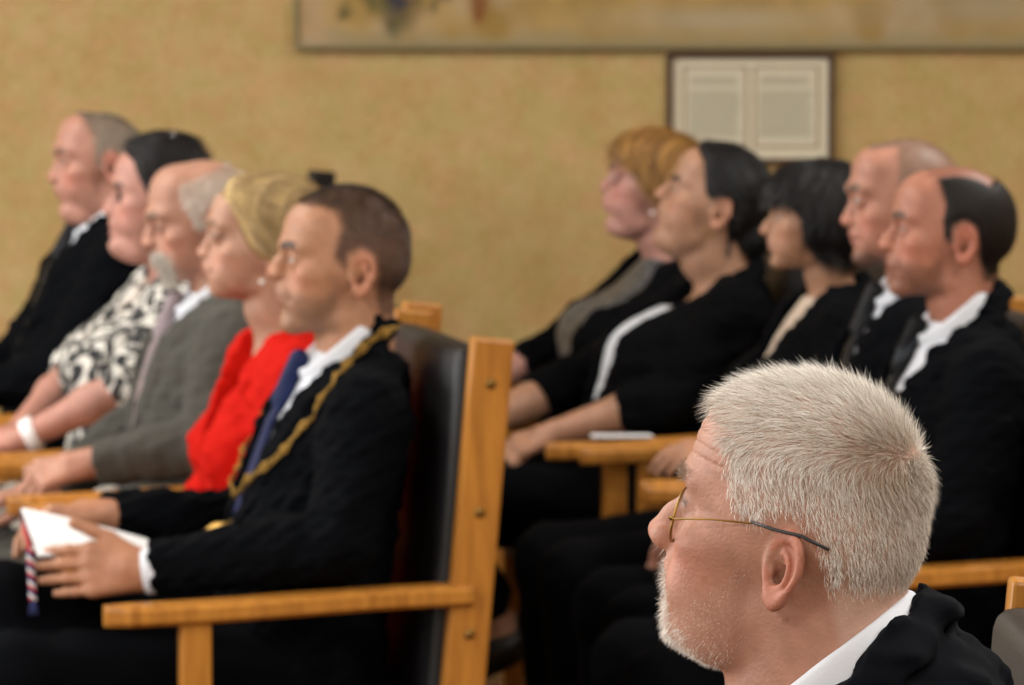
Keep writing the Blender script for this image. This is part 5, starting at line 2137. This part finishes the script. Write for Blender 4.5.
def mural():
    a = wall_px(295, 49)
    W, H, T = 3.6, 1.5, 0.03
    r = empty('mural', (a[0], WALLY - 0.005, a[2]))
    tag(r, 'large faded mural panel above the framed document, yellow-brown with grey patches', 'painting')
    nx, nz = 240, 110
    gx, gz = np.meshgrid(np.linspace(0, W, nx), np.linspace(0, H, nz), indexing='ij')
    P = np.stack([gx, 0 * gx, gz], -1).reshape(-1, 3).astype(F32)
    V = P + np.array([0, -T, 0], F32)
    idx = np.arange(nx * nz).reshape(nx, nz)
    Q = np.stack([idx[:-1, :-1], idx[1:, :-1], idx[1:, 1:], idx[:-1, 1:]], -1).reshape(-1, 4)
    n1 = vnoise(P, 31, 0.55)
    n2 = vnoise(P, 32, 0.16)
    n3 = vnoise(P, 33, 0.07)
    c = srgb('AD9058') * (1 + 0.10 * n2 + 0.06 * n3)[:, None]

    def mix(m, hexa):
        nonlocal c
        m = np.clip(m, 0, 1)[:, None]
        c = c * (1 - m) + srgb(hexa) * m
    mix(sstep(0.1, 0.9, n1 + 0.35 * n2) * 0.75, 'B7A283')
    mix(sstep(0.5, 1.2, n1 - 0.4 * n2 + 0.3 * n3) * 0.5, '9A7A3C')
    x, z = P[:, 0], P[:, 2]
    mix(sstep(0.055, 0.02, z - 0.012 * n2) * 0.75, '9A8E6C')
    mix(np.exp(-((x - 1.12) / 0.30) ** 2 - ((z - 0.075) / 0.035) ** 2) * 0.8, 'B5A88C')
    mix(np.exp(-((x - 1.80) / 0.25) ** 2 - ((z - 0.11) / 0.05) ** 2) * 0.8, 'A99C80')
    mix(np.exp(-((x - 0.05) / 0.05) ** 2) * 0.6, 'BEA488')
    rr = np.random.default_rng(5)
    for k in range(46):
        cx, cz = rr.uniform(0.08, 0.34) if k < 16 else rr.uniform(0.2, W), rr.uniform(0.06, 0.24) if k < 16 else rr.uniform(0.22, H)
        w_, h_ = rr.uniform(0.015, 0.045), rr.uniform(0.02, 0.06)
        m = sstep(1.3, 0.5, np.sqrt(((x - cx) / w_) ** 2 + ((z - cz) / h_) ** 2) + 0.35 * n3)
        mix(m * rr.uniform(0.35, 0.8), ['4A4A3C', '5C5A32', '2E3448', '6B4A2C', '6E6A3E'][k % 5])
    for cx, cz, w_, h_, hx in ((0.13, 0.085, 0.02, 0.02, '5E5A38'), (0.19, 0.12, 0.02, 0.03, '55533A'), (0.25, 0.075, 0.022, 0.025, '5A5638'), (0.28, 0.13, 0.03, 0.022, '33384C'), (0.36, 0.115, 0.02, 0.03, '4C4A3A'), (0.40, 0.14, 0.03, 0.02, '3A3E50'), (0.16, 0.15, 0.03, 0.03, '66603A')):
        mix(sstep(1.3, 0.5, np.sqrt(((x - cx) / w_) ** 2 + ((z - cz) / h_) ** 2) + 0.4 * n3) * 0.8, hx)
    mix(sstep(1.2, 0.6, np.sqrt(((x - 0.475) / 0.025) ** 2 + ((z - 0.12) / 0.06) ** 2)) * 0.8, '7A4424')
    o = mesh_from('canvas', V, Q, M['paint'], r, True, c)
    bm = bmesh.new()
    bm_box(bm, (W / 2, -T / 2 + 0.001, H / 2), (W, T - 0.003, H), 0.0)
    from_bm('panel', bm, M['edge'], r)
    bm = bmesh.new()
    e = 0.012
    bm_box(bm, (W / 2, -T - 0.001, e / 2), (W, 0.008, e), 0.002)
    bm_box(bm, (W / 2, -T - 0.001, H - e / 2), (W, 0.008, e), 0.002)
    bm_box(bm, (e / 2, -T - 0.001, H / 2), (e, 0.008, H - 2 * e), 0.002)
    bm_box(bm, (W - e / 2, -T - 0.001, H / 2), (e, 0.008, H - 2 * e), 0.002)
    from_bm('edge_strip', bm, M['edge'], r)


def document():
    a, b = wall_px(666, 164), wall_px(834, 52)
    W, H = b[0] - a[0], b[2] - a[2]
    r = empty('framed_document', (a[0], WALLY - 0.002, a[2]))
    tag(r, 'framed document with two printed cream pages in a thin dark brown frame', 'picture')
    e = 0.015
    bm = bmesh.new()
    for c, s in (((W / 2, e / 2), (W, e)), ((W / 2, H - e / 2), (W, e)), ((e / 2, H / 2), (e, H - 2 * e)), ((W - e / 2, H / 2), (e, H - 2 * e))):
        bm_box(bm, (c[0], -0.012, c[1]), (s[0], 0.024, s[1]), 0.003)
    from_bm('frame', bm, M['frame'], r)
    bm = bmesh.new()
    bm_box(bm, (W / 2, -0.006, H / 2), (W - 2 * e + 0.004, 0.008, H - 2 * e + 0.004))
    from_bm('mat_board', bm, M['mat'], r)

    def strip(bm, x0, x1, z0, z1, y=-0.0125):
        bm_box(bm, ((x0 + x1) / 2, y, (z0 + z1) / 2), (x1 - x0, 0.001, z1 - z0))
    px = W / 168.0
    for x0, x1 in ((16, 82), (86, 154)):
        bm = bmesh.new()
        strip(bm, x0 * px, x1 * px, 15 * px, 100 * px, -0.0108)
        page = from_bm('page', bm, M['page'], r)
        bm = bmesh.new()
        t = 0.0045
        X0, X1, Z0, Z1 = (x0 + 1.5) * px, (x1 - 1.5) * px, 17 * px, 98 * px
        strip(bm, X0, X1, Z0, Z0 + t)
        strip(bm, X0, X1, Z1 - t, Z1)
        strip(bm, X0, X0 + t, Z0, Z1)
        strip(bm, X1 - t, X1, Z0, Z1)
        from_bm('border_line', bm, M['rule'], page)
        bm = bmesh.new()
        rr = random.Random(x0)
        z = 87.0
        while z > 28:
            if 74 < z < 78:
                z -= 4
            i0 = 9 if z > 74 else 7
            strip(bm, (x0 + i0) * px, (x1 - i0 - rr.uniform(0, 6)) * px, z * px, (z + 1.0) * px)
            z -= 2.6
        from_bm('printed_text', bm, M['ink'], page)


M['paint'] = vcol_mat('faded painted canvas', rough=0.9, spec=0.2)
M['edge'] = plain('olive brown edging', '857A58', rough=0.8)
M['frame'] = plain('dark brown picture frame', '4A2F1C', rough=0.5)
M['mat'] = plain('cream mat board', 'DDD5BC', rough=0.9, var=0.02)
M['page'] = plain('printed page', 'D6CFB8', rough=0.9, var=0.02)
M['rule'] = plain('faded red brown line', 'A08068', rough=0.9)
M['ink'] = plain('grey print', 'A9A691', rough=0.9)
mural()
document()

# an empty chair against the wall behind the left-hand row
chair((-0.82, 11.50, 0), math.pi + math.radians(31), 'empty black-backed armchair by the wall, only its top showing behind the row of people', HT=1.135, post=M['leather'])


# ================================================================== booklet in the hands of the man with the chain
def booklet(p):
    A, B_, C_, D_ = [p.loc(q) for q in (('px', 21, 509, -0.02), ('px', 38, 557, 0.142), ('px', 150, 551, 0.136), ('px', 148, 541, 0.01))]
    org = (A + B_ + C_ + D_) / 4
    r = empty('booklet', tuple(p.ow + p.Rw @ org), p.rz)
    tag(r, 'open white booklet with red, white and blue cord, held in two hands', 'booklet')
    n = np.cross(B_ - A, D_ - A)
    n /= np.linalg.norm(n)
    if n[2] < 0:
        n = -n

    def leaf(name, lift, grow, th, mat, par, bow=0.0):
        N = 14
        V, Fc = [], []
        for k, top in ((0, 0), (1, th)):
            for i in range(N + 1):
                for j in range(N + 1):
                    u, v = i / N, j / N
                    u2, v2 = 0.5 + (u - 0.5) * grow, 0.5 + (v - 0.5) * grow
                    q = (A * (1 - u2) + D_ * u2) * (1 - v2) + (B_ * (1 - u2) + C_ * u2) * v2
                    q = q + n * (lift + top + bow * math.sin(math.pi * u) * 0.6)
                    V.append(q - org)
        W = N + 1
        M2 = W * W
        for i in range(N):
            for j in range(N):
                a, b, c, d = i * W + j, (i + 1) * W + j, (i + 1) * W + j + 1, i * W + j + 1
                Fc.append((a, b, c, d))
                Fc.append((M2 + d, M2 + c, M2 + b, M2 + a))
        edge = [i * W for i in range(W)] + [N * W + j for j in range(1, W)] + [i * W + N for i in range(N - 1, -1, -1)] + [j for j in range(N - 1, 0, -1)]
        for a, b in zip(edge, edge[1:] + edge[:1]):
            Fc.append((b, a, M2 + a, M2 + b))
        return mesh_from(name, V, Fc, mat, par, False)
    cov = leaf('cover', -0.004, 1.03, 0.003, M['cover'], r)
    leaf('page', 0.0, 1.0, 0.0012, M['paper'], r)
    leaf('page', 0.002, 0.99, 0.0012, M['paper'], r, 0.004)
    # twisted cord hanging from the spine edge
    c0 = p.loc(('px', 30, 548, 0.14)) - org
    c1 = p.loc(('px', 33, 600, 0.15)) - org
    top = p.loc(('px', 22, 512, -0.03)) - org
    cols = ('cordred', 'cordwhite', 'cordblue')
    cord = None
    for k, m in enumerate(cols):
        pts = []
        for t in np.linspace(0, 1, 60):
            q = c0 + (c1 - c0) * t
            a = t * 26 + k * 2.094
            pts.append(q + np.array([math.cos(a), math.sin(a), 0]) * 0.0032)
        o = mesh_from('cord' if k == 0 else 'cord_strand', *tube(pts, 0.0028, 6), M[m], r if k == 0 else cord)
        cord = cord or o
    edge = mesh_from('spine_cord', *tube([top - n * 0.002, (top + c0) / 2 - n * 0.004, c0], 0.003, 6), M['cordred'], r)
    tas = MB()
    rr = random.Random(3)
    for k in range(22):
        a = rr.uniform(0, 6.28)
        d = np.array([math.cos(a), math.sin(a), 0]) * rr.uniform(0.001, 0.007)
        tas.add(tube([c1, c1 + d * 0.7 - np.array([0, 0, 0.008]), c1 + d - np.array([0, 0, 0.022])], 0.0011, 5))
    tas.build('tassel', M['cordblue'], r)


M['cover'] = plain('dark wine cover', '3A1A20', rough=0.5)
M['cordred'] = plain('red cord', 'B02A34', rough=0.8)
M['cordwhite'] = plain('white cord', 'DADADA', rough=0.8)
M['cordblue'] = plain('blue cord', '2A3468', rough=0.8)
if on('mayor'):
    booklet(mayor)


def card(p, px0, px1, py):
    """white folded card lying on the arm of the chair"""
    a, b = p.loc(('px', px0, py, 0.282)), p.loc(('px', px1, py, 0.282))
    w = abs(b[0] - a[0])
    r = empty('folded_card', tuple(p.ow + p.Rw @ np.array([(a[0] + b[0]) / 2, 0.282, 0.7318])), p.rz)
    tag(r, 'white folded card lying on a chair arm behind the hand with the ring', 'card')
    for k, z in enumerate((0.0, 0.0022)):
        bm = bmesh.new()
        bm_box(bm, (0, 0, 0.001 + z), (w, 0.04, 0.0012), 0.0003, 1, Matrix.Rotation(math.radians(-1.2 * k), 3, 'Y'))
        from_bm('leaf', bm, M['paper'], r)


if on('large'):
    card(large, 592, 652, 433)
